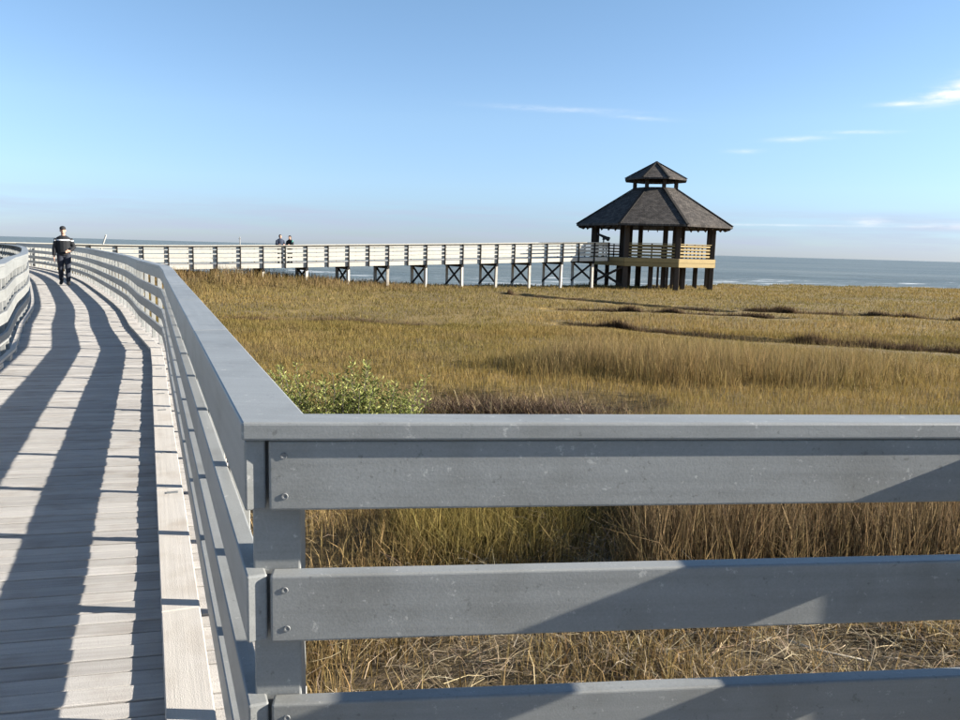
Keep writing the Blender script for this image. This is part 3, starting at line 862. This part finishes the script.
raw_mesh('yoke', [(-.1, -.06, 1.24), (.12, -.06, 1.24), (.12, .06, 1.24), (-.1, .06, 1.24), (-.06, -.05, 1.46), (.06, -.05, 1.42), (.06, .05, 1.42), (-.06, .05, 1.46)],
         [(0, 3, 2, 1), (4, 5, 6, 7), (0, 1, 5, 4), (1, 2, 6, 5), (2, 3, 7, 6), (3, 0, 4, 7)], 'black', sco)

# ------------------------------------------------------------------ people
def tube_chain(bm, pts, seg=12):
    """Tapered limb through [(x,y,z,rx,ry)], closed at both ends."""
    rings = []
    n = len(pts)
    P = [Vector(p[:3]) for p in pts]
    for i, p in enumerate(pts):
        d = (P[min(i + 1, n - 1)] - P[max(i - 1, 0)]).normalized()
        xx = Vector((1, 0, 0)); xx = (xx - d * xx.dot(d))
        if xx.length < .2: xx = Vector((0, 1, 0)) - d * d.y
        xx.normalize(); yy = d.cross(xx)
        rings.append([bm.verts.new(P[i] + xx * (p[3] * math.cos(a)) + yy * (p[4] * math.sin(a))) for a in [2 * math.pi * k / seg for k in range(seg)]])
    for i in range(n - 1):
        for k in range(seg):
            bm.faces.new((rings[i][k], rings[i][(k + 1) % seg], rings[i + 1][(k + 1) % seg], rings[i + 1][k]))
    bm.faces.new(list(reversed(rings[0]))); bm.faces.new(rings[-1])

def fused(name, chains, mat, parent, voxel=.012, spheres=(), smooth=6):
    """One continuous skin over overlapping tapered limbs."""
    bm = bmesh.new()
    for c in chains: tube_chain(bm, c)
    for (x, y, z, rx, ry, rz) in spheres:
        r = bmesh.ops.create_uvsphere(bm, u_segments=14, v_segments=10, radius=1)
        for v in r['verts']: v.co = Vector((x + v.co.x * rx, y + v.co.y * ry, z + v.co.z * rz))
    bmesh.ops.recalc_face_normals(bm, faces=bm.faces)
    me = bpy.data.meshes.new(name); bm.to_mesh(me); bm.free()
    me.materials.append(M[mat]); 
    o = link(name, me, parent)
    rm = o.modifiers.new('remesh', 'REMESH'); rm.mode = 'VOXEL'; rm.voxel_size = voxel; rm.use_smooth_shade = True
    sm = o.modifiers.new('smooth', 'SMOOTH'); sm.factor = .5; sm.iterations = smooth
    return o

def mid(a, b, t=.5): return tuple(a[i] + (b[i] - a[i]) * t for i in range(3))

def person(label, loc, heading, pose, mats, voxel=.012, extras=True):
    """A clothed figure; local x = the figure's left, local -y = forward... built facing -y."""
    root = link('person'); tag(root, label, 'person'); root.location = loc; root.rotation_euler = (0, 0, heading)
    H = pose
    def arm(sd):
        s, e, w = H['sh'][sd], H['el'][sd], H['wr'][sd]
        return [(*s, .060, .064), (*mid(s, e, .5), .052, .054), (*e, .043, .043), (*mid(e, w, .35), .042, .042), (*w, .029, .032)]
    def leg(sd):
        h, k, a = H['hip'][sd], H['kn'][sd], H['an'][sd]
        return [(*h, .088, .095), (*mid(h, k, .35), .084, .088), (*k, .058, .062), (*mid(k, a, .3), .056, .062), (*a, .038, .042)]
    def inflate(c, r): return [(x, y, z, a + r, b + r) for x, y, z, a, b in c]
    hx, hy, hz = H['head']
    torso = [(0, .0, .93, .155, .115), (0, 0, 1.02, .150, .108), (0, -.005, 1.18, .150, .112), (0, 0, 1.32, .172, .118), (0, .005, 1.42, .160, .098), (0, .005, 1.47, .085, .07)]
    neck = [(0, .01, 1.43, .06, .06), (hx * .6, hy * .6 + .005, 1.52, .055, .058), (hx, hy, 1.58, .05, .055)]
    chains = [torso, neck, arm(0), arm(1), leg(0), leg(1)]
    sph = [(hx, hy, hz + .015, .076, .094, .105), (hx, hy - .015, hz - .05, .06, .072, .07),
           (hx, hy - .100, hz - .018, .013, .022, .020), (hx + .078, hy + .005, hz - .01, .010, .02, .03), (hx - .078, hy + .005, hz - .01, .010, .02, .03)]
    for sd in (0, 1):
        w, t = H['wr'][sd], H['tip'][sd]
        d = Vector(t) - Vector(w); side = Vector(H['palm_side'][sd]).normalized()
        palm_end = Vector(w) + d * .52
        chains.append([(*w, .028, .030), (*(Vector(w) + d * .25), .020, .040), (*palm_end, .018, .042)])
        nrm = d.normalized().cross(side)
        for q, ln in zip((-1.5, -.5, .5, 1.5), (.88, 1.0, .96, .78)):
            b0 = palm_end - d * .08 + side * (q * .019); m1 = palm_end + d * (.24 * ln) + side * (q * .020) + nrm * .006
            m2 = palm_end + d * (.46 * ln) + side * (q * .019) + nrm * .026
            chains.append([(*b0, .010, .010), (*m1, .009, .009), (*m2, .007, .007)])
        b0 = Vector(w) + d * .15 + side * -.025; m1 = Vector(w) + d * .38 + side * -.055; m2 = Vector(w) + d * .60 + side * -.062 + nrm * .01
        chains.append([(*b0, .013, .013), (*m1, .011, .011), (*m2, .008, .008)])
    fused('body', chains, mats['skin'], root, min(voxel, .009), sph, 3)
    # clothing
    jk = [[(x, y, z, a + .030, b + .030) for x, y, z, a, b in torso[:-1]] + [(0, .005, 1.485, .088, .08)]] + [inflate(arm(sd)[:-1], .022) + [(*mid(H['el'][sd], H['wr'][sd], .93), .045, .047)] for sd in (0, 1)]
    jk[0][0] = (0, 0, .90, .182, .145)
    fused('jacket', jk, mats['jacket'], root, voxel, (), 4)
    tr = [inflate(leg(sd)[:-1], .016) + [(*mid(H['kn'][sd], H['an'][sd], .97), .062, .066)] for sd in (0, 1)] + [[(0, 0, .84, .15, .11), (0, 0, .98, .168, .125)]]
    fused('trousers', tr, mats['trousers'], root, voxel, (), 4)
    for sd in (0, 1):
        a, t = Vector(H['an'][sd]), Vector(H['toe'][sd])
        heel = a + (a - t) * .28; heel.z = min(a.z, t.z + .06) - .05
        d = t - a
        sh = [[(*(a + Vector((0, 0, .02))), .050, .052), (a.x, a.y, a.z - .05, .050, .06)],
              [(heel.x, heel.y, a.z - .055, .036, .034), (a.x, a.y, a.z - .05, .046, .044), (*(a + d * .55 + Vector((0, 0, .012))), .052, .040), (*(t - d * .05), .045, .027), (*t, .028, .018)]]
        fused('shoe', sh, mats['shoe'], root, .010, (), 3)
    if mats.get('cap'):
        fused('cap', [], mats['cap'], root, .009, [(hx, hy + .005, hz + .058, .089, .106, .078), (hx, hy - .105, hz + .042, .066, .075, .012)], 3)
    elif mats.get('hair'):
        fused('hair', [], mats['hair'], root, .009, [(hx, hy + .02, hz + .045, .088, .100, .092), (hx, hy + .055, hz - .01, .082, .062, .085)], 3)
    # face
    if extras:
        for sx in (-.030, .030):
            o = link('eye', None, root); bpy.data.objects.remove(o)
            bm = bmesh.new(); r = bmesh.ops.create_uvsphere(bm, u_segments=8, v_segments=6, radius=.011)
            me = bpy.data.meshes.new('eye'); bm.to_mesh(me); bm.free(); me.materials.append(M['black']); o = link('eye', me, root); o.location = (hx + sx, hy - .083, hz + .008)
        fused('mouth', [[(hx - .026, hy - .077, hz - .066, .006, .006), (hx, hy - .088, hz - .064, .009, .007), (hx + .026, hy - .077, hz - .066, .006, .006)]], 'lip', root, .004, (), 1)
    return root

M['skin'] = plain_mat('skin', (.42, .25, .18), rough=.55)
M['lip'] = plain_mat('lip', (.28, .10, .08), rough=.5)
M['navy'] = plain_mat('navy_jacket', (.006, .007, .010), rough=.8, noise=.25, nscale=12)
M['white'] = plain_mat('white_stripe', (.7, .7, .7), rough=.7)
M['jeans'] = plain_mat('dark_jeans', (.018, .022, .034), rough=.85, noise=.3, nscale=30)
M['shoe'] = plain_mat('black_shoe', (.015, .015, .016), rough=.6)
M['capm'] = plain_mat('dark_cap', (.012, .012, .014), rough=.8)
M['hairm'] = plain_mat('dark_hair', (.012, .010, .009), rough=.6)
M['bluej'] = plain_mat('dark_blue_jacket', (.020, .030, .055), rough=.8)
M['tealj'] = plain_mat('teal_vest', (.05, .25, .20), rough=.8)

walk_pose = dict(head=(0, -.015, 1.635),
    sh={0: (.170, 0, 1.385), 1: (-.170, 0, 1.385)},
    el={0: (.275, .03, 1.14), 1: (-.235, .02, 1.125)},
    wr={0: (.15, -.20, 1.02), 1: (-.265, -.035, .87)},
    tip={0: (.03, -.245, 1.00), 1: (-.268, -.075, .69)},
    palm_side={0: (0, .2, -1), 1: (0, 1, 0)},
    hip={0: (.09, 0, .92), 1: (-.09, 0, .92)},
    kn={0: (.095, -.12, .50), 1: (-.10, -.035, .49)},
    an={0: (.085, -.14, .10), 1: (-.095, .14, .13)},
    toe={0: (.105, -.32, .03), 1: (-.12, -.03, .03)})
px, py = -12.62, 23.55
heading = math.atan2(px, -py) * 0 + math.atan2(-py, -px) + math.pi / 2
man = person('person in black jacket with white chest stripe and cap walking on the boardwalk', (px, py, 0.0), heading, walk_pose,
             dict(skin='skin', jacket='navy', trousers='jeans', shoe='shoe', cap='capm'))
# white stripe round the chest and upper arms of the jacket
def band(name, parent, rings, mat):
    V, Fc = [], []
    seg = 28
    for (cx, cy, z, rx, ry) in rings:
        for k in range(seg):
            a = 2 * math.pi * k / seg; V.append((cx + rx * math.cos(a), cy + ry * math.sin(a), z))
    for i in range(len(rings) - 1):
        for k in range(seg): Fc.append((i * seg + k, i * seg + (k + 1) % seg, (i + 1) * seg + (k + 1) % seg, (i + 1) * seg + k))
    return raw_mesh(name, V, Fc, mat, parent, True)
band('chest_stripe', man, [(0, 0, 1.335, .206, .150), (0, 0, 1.372, .204, .145)], 'white')
for sx in (1, -1):
    band('sleeve_stripe', man, [(sx * .206, .006, 1.322, .0715, .077), (sx * .199, .004, 1.352, .073, .079)], 'white')

stand_pose = dict(head=(0, -.03, 1.60),
    sh={0: (.175, 0, 1.38), 1: (-.175, 0, 1.38)}, el={0: (.25, -.05, 1.13), 1: (-.25, -.05, 1.13)},
    wr={0: (.17, -.26, 1.12), 1: (-.17, -.26, 1.12)}, tip={0: (.09, -.36, 1.12), 1: (-.09, -.36, 1.12)}, palm_side={0: (0, 0, -1), 1: (0, 0, -1)},
    hip={0: (.09, 0, .92), 1: (-.09, 0, .92)}, kn={0: (.10, -.03, .50), 1: (-.10, -.03, .50)}, an={0: (.11, .02, .09), 1: (-.11, .02, .09)},
    toe={0: (.14, -.16, .03), 1: (-.14, -.16, .03)})
def on_pier(pxx, back):
    """Point on the pier deck seen under image column pxx, back metres behind its near rail."""
    best = None
    for a, b in zip(near_l[:-1], near_l[1:]):
        for t in np.linspace(0, 1, 12):
            p = a.lerp(b, t); u = 480 + F_PX * p.x / (p.y * math.cos(PITCH))
            if best is None or abs(u - pxx) < best[0]: best = (abs(u - pxx), p, (b - a))
    p, t = best[1], best[2]; t = Vector((t.x, t.y, 0)).normalized()
    return p + Vector((-t.y, t.x, 0)) * back
p = on_pier(279.5, .75)
person('person in dark blue jacket on the far pier, taller of the two', p, .5, stand_pose, dict(skin='skin', jacket='bluej', trousers='jeans', shoe='shoe', hair='hairm'), .016, False)
p = on_pier(290.5, .75)
pp = person('person in black jacket with teal shirt on the far pier, shorter of the two', p, -.4, stand_pose, dict(skin='skin', jacket='navy', trousers='jeans', shoe='shoe', hair='hairm'), .016, False)
pp.scale = (.97, .97, .965)
fused('shirt_front', [[(.20, -.02, 1.12, .05, .09), (.21, -.02, 1.42, .05, .08)]], 'tealj', pp, .016)

# ------------------------------------------------------------------ leaning white board at the far bend of the pier, channel marker at sea
lb = on_pier(96, .5)
lean = link('leaning_pole'); lean.location = lb; tag(lean, 'pale slanted pole sticking up above the pier railing behind the walker', 'pole')
piece('shaft', (-.25, 0, 0), (.36, 0, 1.62), .07, .07, 'pier', lean, .01)
piece('foot_plate', (-.37, 0, .01), (-.13, 0, .01), .2, .02, 'pier', lean, .003)
mk = link('channel_marker'); mk.location = (-63, 203, SEA_Z); tag(mk, 'thin grey channel marker post standing in the far sea', 'marker post')
piece('shaft', (0, 0, -1), (0, 0, 4.6), .18, .18, 'greypile', mk, .02)
piece('cross_arm', (-.35, 0, 4.1), (.35, 0, 4.1), .1, .1, 'greypile', mk, .02)

# ------------------------------------------------------------------ vegetation
def blades(name, P, h, w, lean, col, mat='blade', segs=2, curl=.35, parent=None, tilt=None, yaw=None):
    """Grass blades as tapered bent strips. P (n,3) bases; h, w, lean arrays; col (n,3)."""
    n = len(P)
    if yaw is None: yaw = RNG.uniform(0, 2 * np.pi, n)
    ld = RNG.uniform(0, 2 * np.pi, n) if tilt is None else tilt
    wx, wy = np.cos(yaw) * w / 2, np.sin(yaw) * w / 2
    lx, ly = np.cos(ld) * lean * h, np.sin(ld) * lean * h
    rows = []
    ts = [0, .55, 1.0] if segs == 2 else [0, 1.0]
    for t in ts:
        bend = t ** (1 + curl * 3)
        cx = P[:, 0] + lx * bend; cy = P[:, 1] + ly * bend
        cz = P[:, 2] + h * t * np.sqrt(np.clip(1 - (lean * t * .8) ** 2, .05, 1))
        k = 1.0 - .35 * t
        if t == 1.0: rows.append(np.stack([cx, cy, cz], -1)[:, None])
        else: rows.append(np.stack([np.stack([cx - wx * k, cy - wy * k, cz], -1), np.stack([cx + wx * k, cy + wy * k, cz], -1)], 1))
    V = np.concatenate(rows, 1); m_ = V.shape[1]
    base = (np.arange(n) * m_)[:, None]
    tris = [(0, 1, 2)] if segs == 1 else [(0, 1, 3), (0, 3, 2), (2, 3, 4)]
    loops = (base[:, None, :] + np.array(tris)[None]).reshape(-1)
    C = np.repeat(col[:, None, :], m_, 1).reshape(-1, 3)
    return np_mesh(name, V.reshape(-1, 3), 3, loops, mat, C, parent)

OLIVE = np.array([.160, .124, .034]); GOLD = np.array([.240, .168, .055]); TAN = np.array([.265, .192, .098]); RUST = np.array([.085, .050, .031])
GREENG = np.array([.150, .130, .036]); STRAW = np.array([.34, .26, .145]); DARK = np.array([.035, .026, .018])
def mixc(a, b, t): return a * (1 - t[:, None]) + b * t[:, None]
def jitter(c, amt=.22):
    n = len(c); v = RNG.normal(1, amt, (n, 1)); hue = RNG.normal(1, .035, (n, 3))
    return np.clip(c * np.clip(v, .45, 1.7) * hue, .004, .6)

def on_walk(x, y):
    """True where the near boardwalk or the viewer's platform stands (no grass through the deck)."""
    bad = np.zeros(x.shape, bool)
    Cn = [((a + b) / 2) for a, b in zip(full_right, L_ALL)]
    d = seg_dist(x, y, [(p.x, p.y) for p in Cn[::2]])
    bad |= d < 1.25
    u = (x - CORNER.x) * FE.x + (y - CORNER.y) * FE.y; v = (x - CORNER.x) * FN.x + (y - CORNER.y) * FN.y
    bad |= (u > -.3) & (u < 2.4) & (v < .35) & (v > -7)
    return bad

def scatter(n, y0, y1, pad=3.0, power=1.0):
    """Random ground points in the wedge the viewpoint overlooks (widened), denser near when power > 1."""
    t = RNG.random(n) ** power
    y = y0 + (y1 - y0) * t
    half = .70 * y + pad
    x = RNG.uniform(-1, 1, n) * half + .05 * y
    return x, y

def in_poly_soft(x, y, cx, cy, rx, ry, seed=3):
    q = ((x - cx) / rx) ** 2 + ((y - cy) / ry) ** 2 + (fbm(x, y, 1.2, seed) - .5) * 1.3
    return np.clip(1.5 - q, 0, 1)

def meadow(name, n, y0, y1, hscale, w0, segs, power=1.0, pad=3.0):
    x, y = scatter(n, y0, y1, pad, power)
    ok = (~on_walk(x, y)) & (y < shore(x) + .2)
    x, y = x[ok], y[ok]
    cd = creek_depth(x, y)
    keep = RNG.random(len(x)) > np.clip(cd * 2.4, 0, .93)
    patch = fbm(x, y, 7, 40); patch2 = fbm(x, y, 2.2, 50); streak = fbm(x * .35, y * 1.6, 4, 60)
    keep &= RNG.random(len(x)) < np.clip(.65 + 1.1 * (patch2 - .25), .5, 1)
    wrack = in_poly_soft(x, y, .55, 12.45, .95, .62)           # dark dead patch beyond the front rail
    keep &= RNG.random(len(x)) > wrack * .55
    x, y, cd, patch, patch2, streak, wrack = [a[keep] for a in (x, y, cd, patch, patch2, streak, wrack)]
    n = len(x)
    z = ground_z(x, y)
    tall = np.clip(in_poly_soft(x, y, 5.2, 17.3, 4.6, 1.9, 8), 0, 1)
    bankr = np.exp(-((np.clip(seg_dist(x, y, [(p.x, p.y) for p in near_l[::3]]) + (fbm(x, y, 3, 72) - .5) * 5 - 2.2, 0, None)) / 2.4) ** 2) * np.interp(x, [-25, -5, 3], [1, .9, .25])
    edge = np.clip(cd * 3, 0, 1)
    h = hscale * (.10 + .16 * patch + .10 * (patch2 - .5)) * RNG.uniform(.5, 1.3, n)
    h = h * (1 + 3.4 * tall) * (1 - .5 * edge) + bankr * (.25 + .75 * patch2) * np.interp(x, [-14, -9, -2], [.95, .5, .2]) * RNG.uniform(.6, 1.1, n)
    h = h * (1 - .45 * wrack)
    for P_, w_, d_ in CREEKS[:4]:
        fd = seg_dist(x, y + 1.1, P_); h = h * (1 - .6 * np.clip(1.6 - fd, 0, 1))
    g = np.clip((patch - .32) * 3.2 + (streak - .5) * 1.4, 0, 1)
    c = mixc(mixc(np.repeat(OLIVE[None], n, 0), np.repeat(GOLD[None], n, 0), g), np.repeat(TAN[None], n, 0), np.clip((patch2 - .55) * 2.0, 0, .35))
    c = mixc(c, np.repeat(GREENG[None], n, 0), np.clip((streak - .52) * 2.5, 0, .5))
    c = mixc(c, np.repeat((.75 * RUST + .36 * TAN)[None], n, 0), np.clip(bankr * .9, 0, .9) * RNG.random(n) ** .5)
    c = mixc(c, np.repeat(RUST[None], n, 0), np.clip(edge * 1.2, 0, .9))
    c = mixc(c, np.repeat((RUST * .8 + DARK * .4)[None], n, 0), np.clip(wrack * 1.1, 0, .9))
    c = mixc(c, np.repeat(TAN[None], n, 0), tall * .5)
    w = w0 * np.maximum(1, y / 14) * RNG.uniform(.6, 1.5, n)
    lean = np.clip(np.abs(RNG.normal(.26, .2, n)), 0, .85)
    o = blades(name, np.stack([x, y, z - .02], -1), h, w, lean, jitter(c), segs=segs)
    return o

tag(meadow('marsh_grass', 300000, 24, 90, .9, .0105, 1, 1.3, 5), 'low golden olive marsh grass stretching to the shore and pier', kind='stuff')
tag(meadow('meadow_grass', 290000, 7.8, 27, .85, .0065, 2, 1.0, 3), 'olive and tan marsh grass in the middle distance behind the front railing', kind='stuff')

def creek_edges():
    X, Y, Cc, Hh = [], [], [], []
    for (P, w, dep), k in zip(CREEKS[:5], (1.0, .9, 1.0, .45, .12)):
        P = np.array(P); seg = np.linalg.norm(np.diff(P, axis=0), axis=1); tot = seg.sum()
        n = int(tot * 1500 * k); s = RNG.random(n) * tot; cum = np.concatenate([[0], np.cumsum(seg)])
        px_ = np.interp(s, cum, P[:, 0]); py_ = np.interp(s, cum, P[:, 1])
        wob = (vnoise(px_, py_, .9, 5) - .5) * .3
        py_ = py_ + w * .75 + wob + np.abs(RNG.normal(0, .16, n))
        dens = vnoise(px_, py_ * 0, 1.3, 9) + RNG.random(n) * .5
        ok = dens > .20
        X.append(px_[ok]); Y.append(py_[ok]); Hh.append((.30 + .06 * vnoise(px_, py_, .7, 15)[ok]) * (.55 + .45 * k) * RNG.uniform(.5, 1.2, ok.sum()))
    x, y, h = map(np.concatenate, (X, Y, Hh)); n = len(x)
    z = ground_z(x, y) - .03
    c = mixc(np.repeat((RUST * .95)[None], n, 0), np.repeat((RUST * .5 + TAN * .45)[None], n, 0), RNG.random(n) ** 1.5)
    o = blades('creek_bank_grass', np.stack([x, y, z], -1), h, .012 * np.maximum(1, y / 16) * RNG.uniform(.6, 1.4, n), np.abs(RNG.normal(.1, .1, n)), jitter(c, .25), segs=1)
    tag(o, 'dark rust-brown grass along the banks of the marsh creeks', kind='stuff')
creek_edges()

def foreground():
    # zones seen through the gaps of the front railing
    n = 190000
    x = RNG.uniform(-5.5, 9, n); y = RNG.uniform(2.1, 9.2, n)
    ok = ~on_walk(x, y); x, y = x[ok], y[ok]
    reed = np.clip((x - (1.05 + .10 * (y - 5.5))) * 3 + (fbm(x, y, 1.0, 81) - .5) * 2.4, 0, 1) * np.clip((y - 5.35) * 2.2 + (fbm(x, y, .8, 90) - .5) * 1.5, 0, 1)
    green = in_poly_soft(x, y, .28, 6.85, 1.05, .95, 12) * (1 - reed)
    open_ = np.clip(1 - reed - green, 0, 1)
    p2 = fbm(x, y, .7, 95)
    keep = RNG.random(len(x)) < np.clip(reed * .85 + green * 1.0 + open_ * np.clip((p2 - .44) * 2.2, .02, .5), 0, 1)
    x, y, reed, green, p2 = [a[keep] for a in (x, y, reed, green, p2)]
    n = len(x); z = ground_z(x, y)
    h = (.30 + .62 * reed + .18 * green) * RNG.uniform(.55, 1.15, n)
    c = mixc(np.repeat((.6 * TAN + .4 * GOLD)[None], n, 0), np.repeat((.62 * TAN + .38 * RUST)[None], n, 0), reed)
    c = mixc(c, np.repeat((GREENG * .75 + GOLD * .45)[None], n, 0), green * .85)
    lean = np.clip(np.abs(RNG.normal(.38, .25, n)) * (1 - .62 * reed), 0, .9)
    brk = RNG.random(n) < .14; lean[brk] = RNG.uniform(.4, .95, brk.sum())
    w = RNG.uniform(.003, .008, n) * np.where(RNG.random(n) < .12, 2.0, 1)
    blades('reed_grass', np.stack([x, y, z - .02], -1), h, w, lean, jitter(c, .42))
    o = bpy.data.objects['reed_grass']; tag(o, 'tall dry brown reeds and green-gold tufts just beyond the front railing', kind='stuff')
    # dead straw lying about on the mud
    n = 60000
    x = RNG.uniform(-4.5, 7, n); y = RNG.uniform(2.2, 9.0, n)
    ok = (~on_walk(x, y)) & (RNG.random(n) < np.clip((fbm(x, y, .9, 111) - .34) * 3.2 * np.interp(x, [-1.2, .2], [.3, 1]), .05, 1)); x, y = x[ok], y[ok]; n = len(x)
    z = ground_z(x, y) + np.abs(RNG.normal(.0, .09, n)) * (fbm(x, y, .9, 111) * 1.6) + .012
    L_ = RNG.uniform(.06, .34, n); a = RNG.normal(.5, .9, n) + np.pi * (RNG.random(n) > .5) + (fbm(x, y, .8, 130) - .5) * 5; el = RNG.normal(.05, .26, n); w = RNG.uniform(.0018, .0042, n)
    d = np.stack([np.cos(a) * np.cos(el), np.sin(a) * np.cos(el), np.sin(el)], -1) * L_[:, None]
    s = np.stack([-np.sin(a), np.cos(a), RNG.normal(0, .5, n)], -1) * (w / 2)[:, None]
    P = np.stack([x, y, z], -1); mdl = P + d * .5 + np.stack([RNG.normal(0, .02, n), RNG.normal(0, .02, n), RNG.normal(.012, .012, n)], -1)
    V = np.stack([P - s, P + s, mdl + s, mdl - s, P + d + s * .6, P + d - s * .6], 1)
    base = (np.arange(n) * 6)[:, None, None]
    loops = (base + np.array([[0, 1, 2, 3], [3, 2, 4, 5]])[None]).reshape(-1)
    grey = np.array([.30, .27, .22])
    c = mixc(np.repeat(STRAW[None], n, 0), np.repeat((RUST * 1.4)[None], n, 0), RNG.random(n) ** 1.6)
    c = mixc(c, np.repeat(grey[None], n, 0), RNG.random(n) * .6)
    o = np_mesh('straw_litter', V.reshape(-1, 3), 4, loops, 'straw', np.repeat(jitter(c, .25)[:, None], 6, 1).reshape(-1, 3))
    tag(o, 'tangled dead straw lying on the dark mud below the railing', kind='stuff')
    # the dark wrack patch: straw and bare twigs
    n = 16000
    x = RNG.normal(.6, .7, n); y = RNG.normal(12.3, .5, n); z = ground_z(x, y) + np.abs(RNG.normal(0, .07, n))
    L_ = RNG.uniform(.1, .45, n); a = RNG.uniform(0, 2 * np.pi, n); el = np.abs(RNG.normal(.35, .4, n)); w = RNG.uniform(.004, .010, n)
    d = np.stack([np.cos(a) * np.cos(el), np.sin(a) * np.cos(el), np.sin(el)], -1) * L_[:, None]
    s = np.stack([-np.sin(a), np.cos(a), np.zeros(n)], -1) * (w / 2)[:, None]
    P = np.stack([x, y, z], -1)
    V = np.stack([P - s, P + s, P + d + s * .5, P + d - s * .5], 1)
    loops = ((np.arange(n) * 4)[:, None] + np.arange(4)[None]).reshape(-1)
    c = mixc(np.repeat((RUST * .7 + DARK * .5)[None], n, 0), np.repeat(STRAW[None] * .7, n, 0), (RNG.random(n) > .78) * 1.0)
    o = np_mesh('dead_twigs', V.reshape(-1, 3), 4, loops, 'straw', np.repeat(jitter(c, .25)[:, None], 4, 1).reshape(-1, 3))
    tag(o, 'dark purplish patch of dead twigs behind the top of the front railing', kind='stuff')
foreground()

# ---- leafy green shrub behind the corner of the railings
def shrub():
    root = link('marsh_shrub'); cx, cy = -1.40, 8.35
    gz = float(ground_z(np.array([cx]), np.array([cy]))[0]); root.location = (cx, cy, gz - .03)
    tag(root, 'leafy olive green shrub growing behind the corner of the railings', 'shrub')
    V, Fc, LV, LF, LC = [], [], [], [], []
    rs = random.Random(5)
    def tube(a, b, r0, r1):
        d = (b - a).normalized(); x = d.orthogonal().normalized(); y = d.cross(x); k0 = len(V)
        for p, r in ((a, r0), (b, r1)):
            for q in range(5): V.append(tuple(p + x * (r * math.cos(q * 1.2566)) + y * (r * math.sin(q * 1.2566))))
        for q in range(5): Fc.append((k0 + q, k0 + (q + 1) % 5, k0 + 5 + (q + 1) % 5, k0 + 5 + q))
    def leaf(p, d, L_, w, col):
        d = d.normalized(); s = d.cross(Vector((rs.uniform(-1, 1), rs.uniform(-1, 1), rs.uniform(-.3, .3)))).normalized(); n = s.cross(d)
        k0 = len(LV)
        LV.extend([tuple(p), tuple(p + d * L_ * .45 + s * w / 2 + n * .004), tuple(p + d * L_ - n * .006), tuple(p + d * L_ * .45 - s * w / 2 + n * .004)])
        LF.append((k0, k0 + 1, k0 + 2)); LF.append((k0, k0 + 2, k0 + 3)); LC.extend([col] * 4)
    for st in range(175):
        bx = rs.uniform(-1.0, .76); by = rs.gauss(0, .22)
        base = Vector((bx * .72, by * .8, 0))
        top_h = (1.13 + .10 * math.sin(bx * 7 + 1.0) - .05 * abs(bx) + rs.uniform(-.30, .22))
        tip = Vector((bx + rs.uniform(-.10, .10), by + rs.uniform(-.1, .1), top_h))
        p = base; nseg = 7
        for i in range(nseg):
            t1 = (i + 1) / nseg
            q = base.lerp(tip, t1) + Vector((rs.uniform(-.02, .02), rs.uniform(-.02, .02), 0))
            tube(p, q, .007 * (1 - i / nseg) + .0018, .007 * (1 - t1) + .0018)
            if t1 > .22:
                for kk in range(20 if t1 > .4 else 10):
                    a = rs.uniform(0, 6.283); pos = p.lerp(q, rs.random())
                    upw = rs.uniform(.35, 1.3)
                    d = Vector((math.cos(a), math.sin(a), upw))
                    tw = rs.uniform(0, .11) if t1 < .95 else rs.uniform(0, .03)
                    pos2 = pos + Vector((math.cos(a), math.sin(a), .7)) * tw
                    g = rs.random()
                    c0 = Vector((.10, .13, .030)).lerp(Vector((.40, .40, .14)), g ** 1.5) * rs.uniform(.75, 1.2)
                    leaf(pos2, d, rs.uniform(.028, .062), rs.uniform(.011, .019), tuple(c0))
            p = q
    raw_mesh('stems', V, Fc, 'beam', root)['kind'] = 'stuff'
    LVa = np.array(LV); loops = np.array(LF).ravel()
    np_mesh('foliage', LVa, 3, loops, 'leaf', np.array(LC), root)
shrub()

# ---- a bleached stick on the mud beyond the right end of the railing
M['drift'] = wood_mat('driftwood', (.52, .46, .36), var=.12, grain=(3, 40, 40), rough=.85)
def stick(name, label, pts, r):
    V, Fc = [], []
    P = [Vector(p) for p in pts]
    for i, p in enumerate(P):
        d = (P[min(i + 1, len(P) - 1)] - P[max(i - 1, 0)]).normalized(); x = d.orthogonal().normalized(); y = d.cross(x)
        rr = r * (1 - .5 * i / (len(P) - 1))
        for q in range(7): V.append(tuple(p + x * (rr * math.cos(q * .8976)) + y * (rr * math.sin(q * .8976))))
    for i in range(len(P) - 1):
        for q in range(7): Fc.append((i * 7 + q, i * 7 + (q + 1) % 7, i * 7 + 7 + (q + 1) % 7, i * 7 + 7 + q))
    Fc.append(tuple(reversed(range(7)))); Fc.append(tuple(range(len(V) - 7, len(V))))
    o = raw_mesh(name, V, Fc, 'drift', None, True); tag(o, label, 'stick')
def gz_(x, y): return float(ground_z(np.array([float(x)]), np.array([float(y)]))[0])
stick('driftwood_stick', 'pale bleached stick lying on mud below the right end of the railing', [(2.08, 4.82, gz_(2.08, 4.82) + .10), (2.25, 4.76, gz_(2.25, 4.76) + .08), (2.42, 4.73, gz_(2.42, 4.73) + .06), (2.56, 4.70, gz_(2.56, 4.70) + .05)], .011)
stick('driftwood_stick', 'small pale stick in the straw left of the long bleached stick', [(1.43, 4.33, gz_(1.43, 4.33) + .06), (1.52, 4.38, gz_(1.52, 4.38) + .07), (1.60, 4.40, gz_(1.60, 4.40) + .06)], .009)
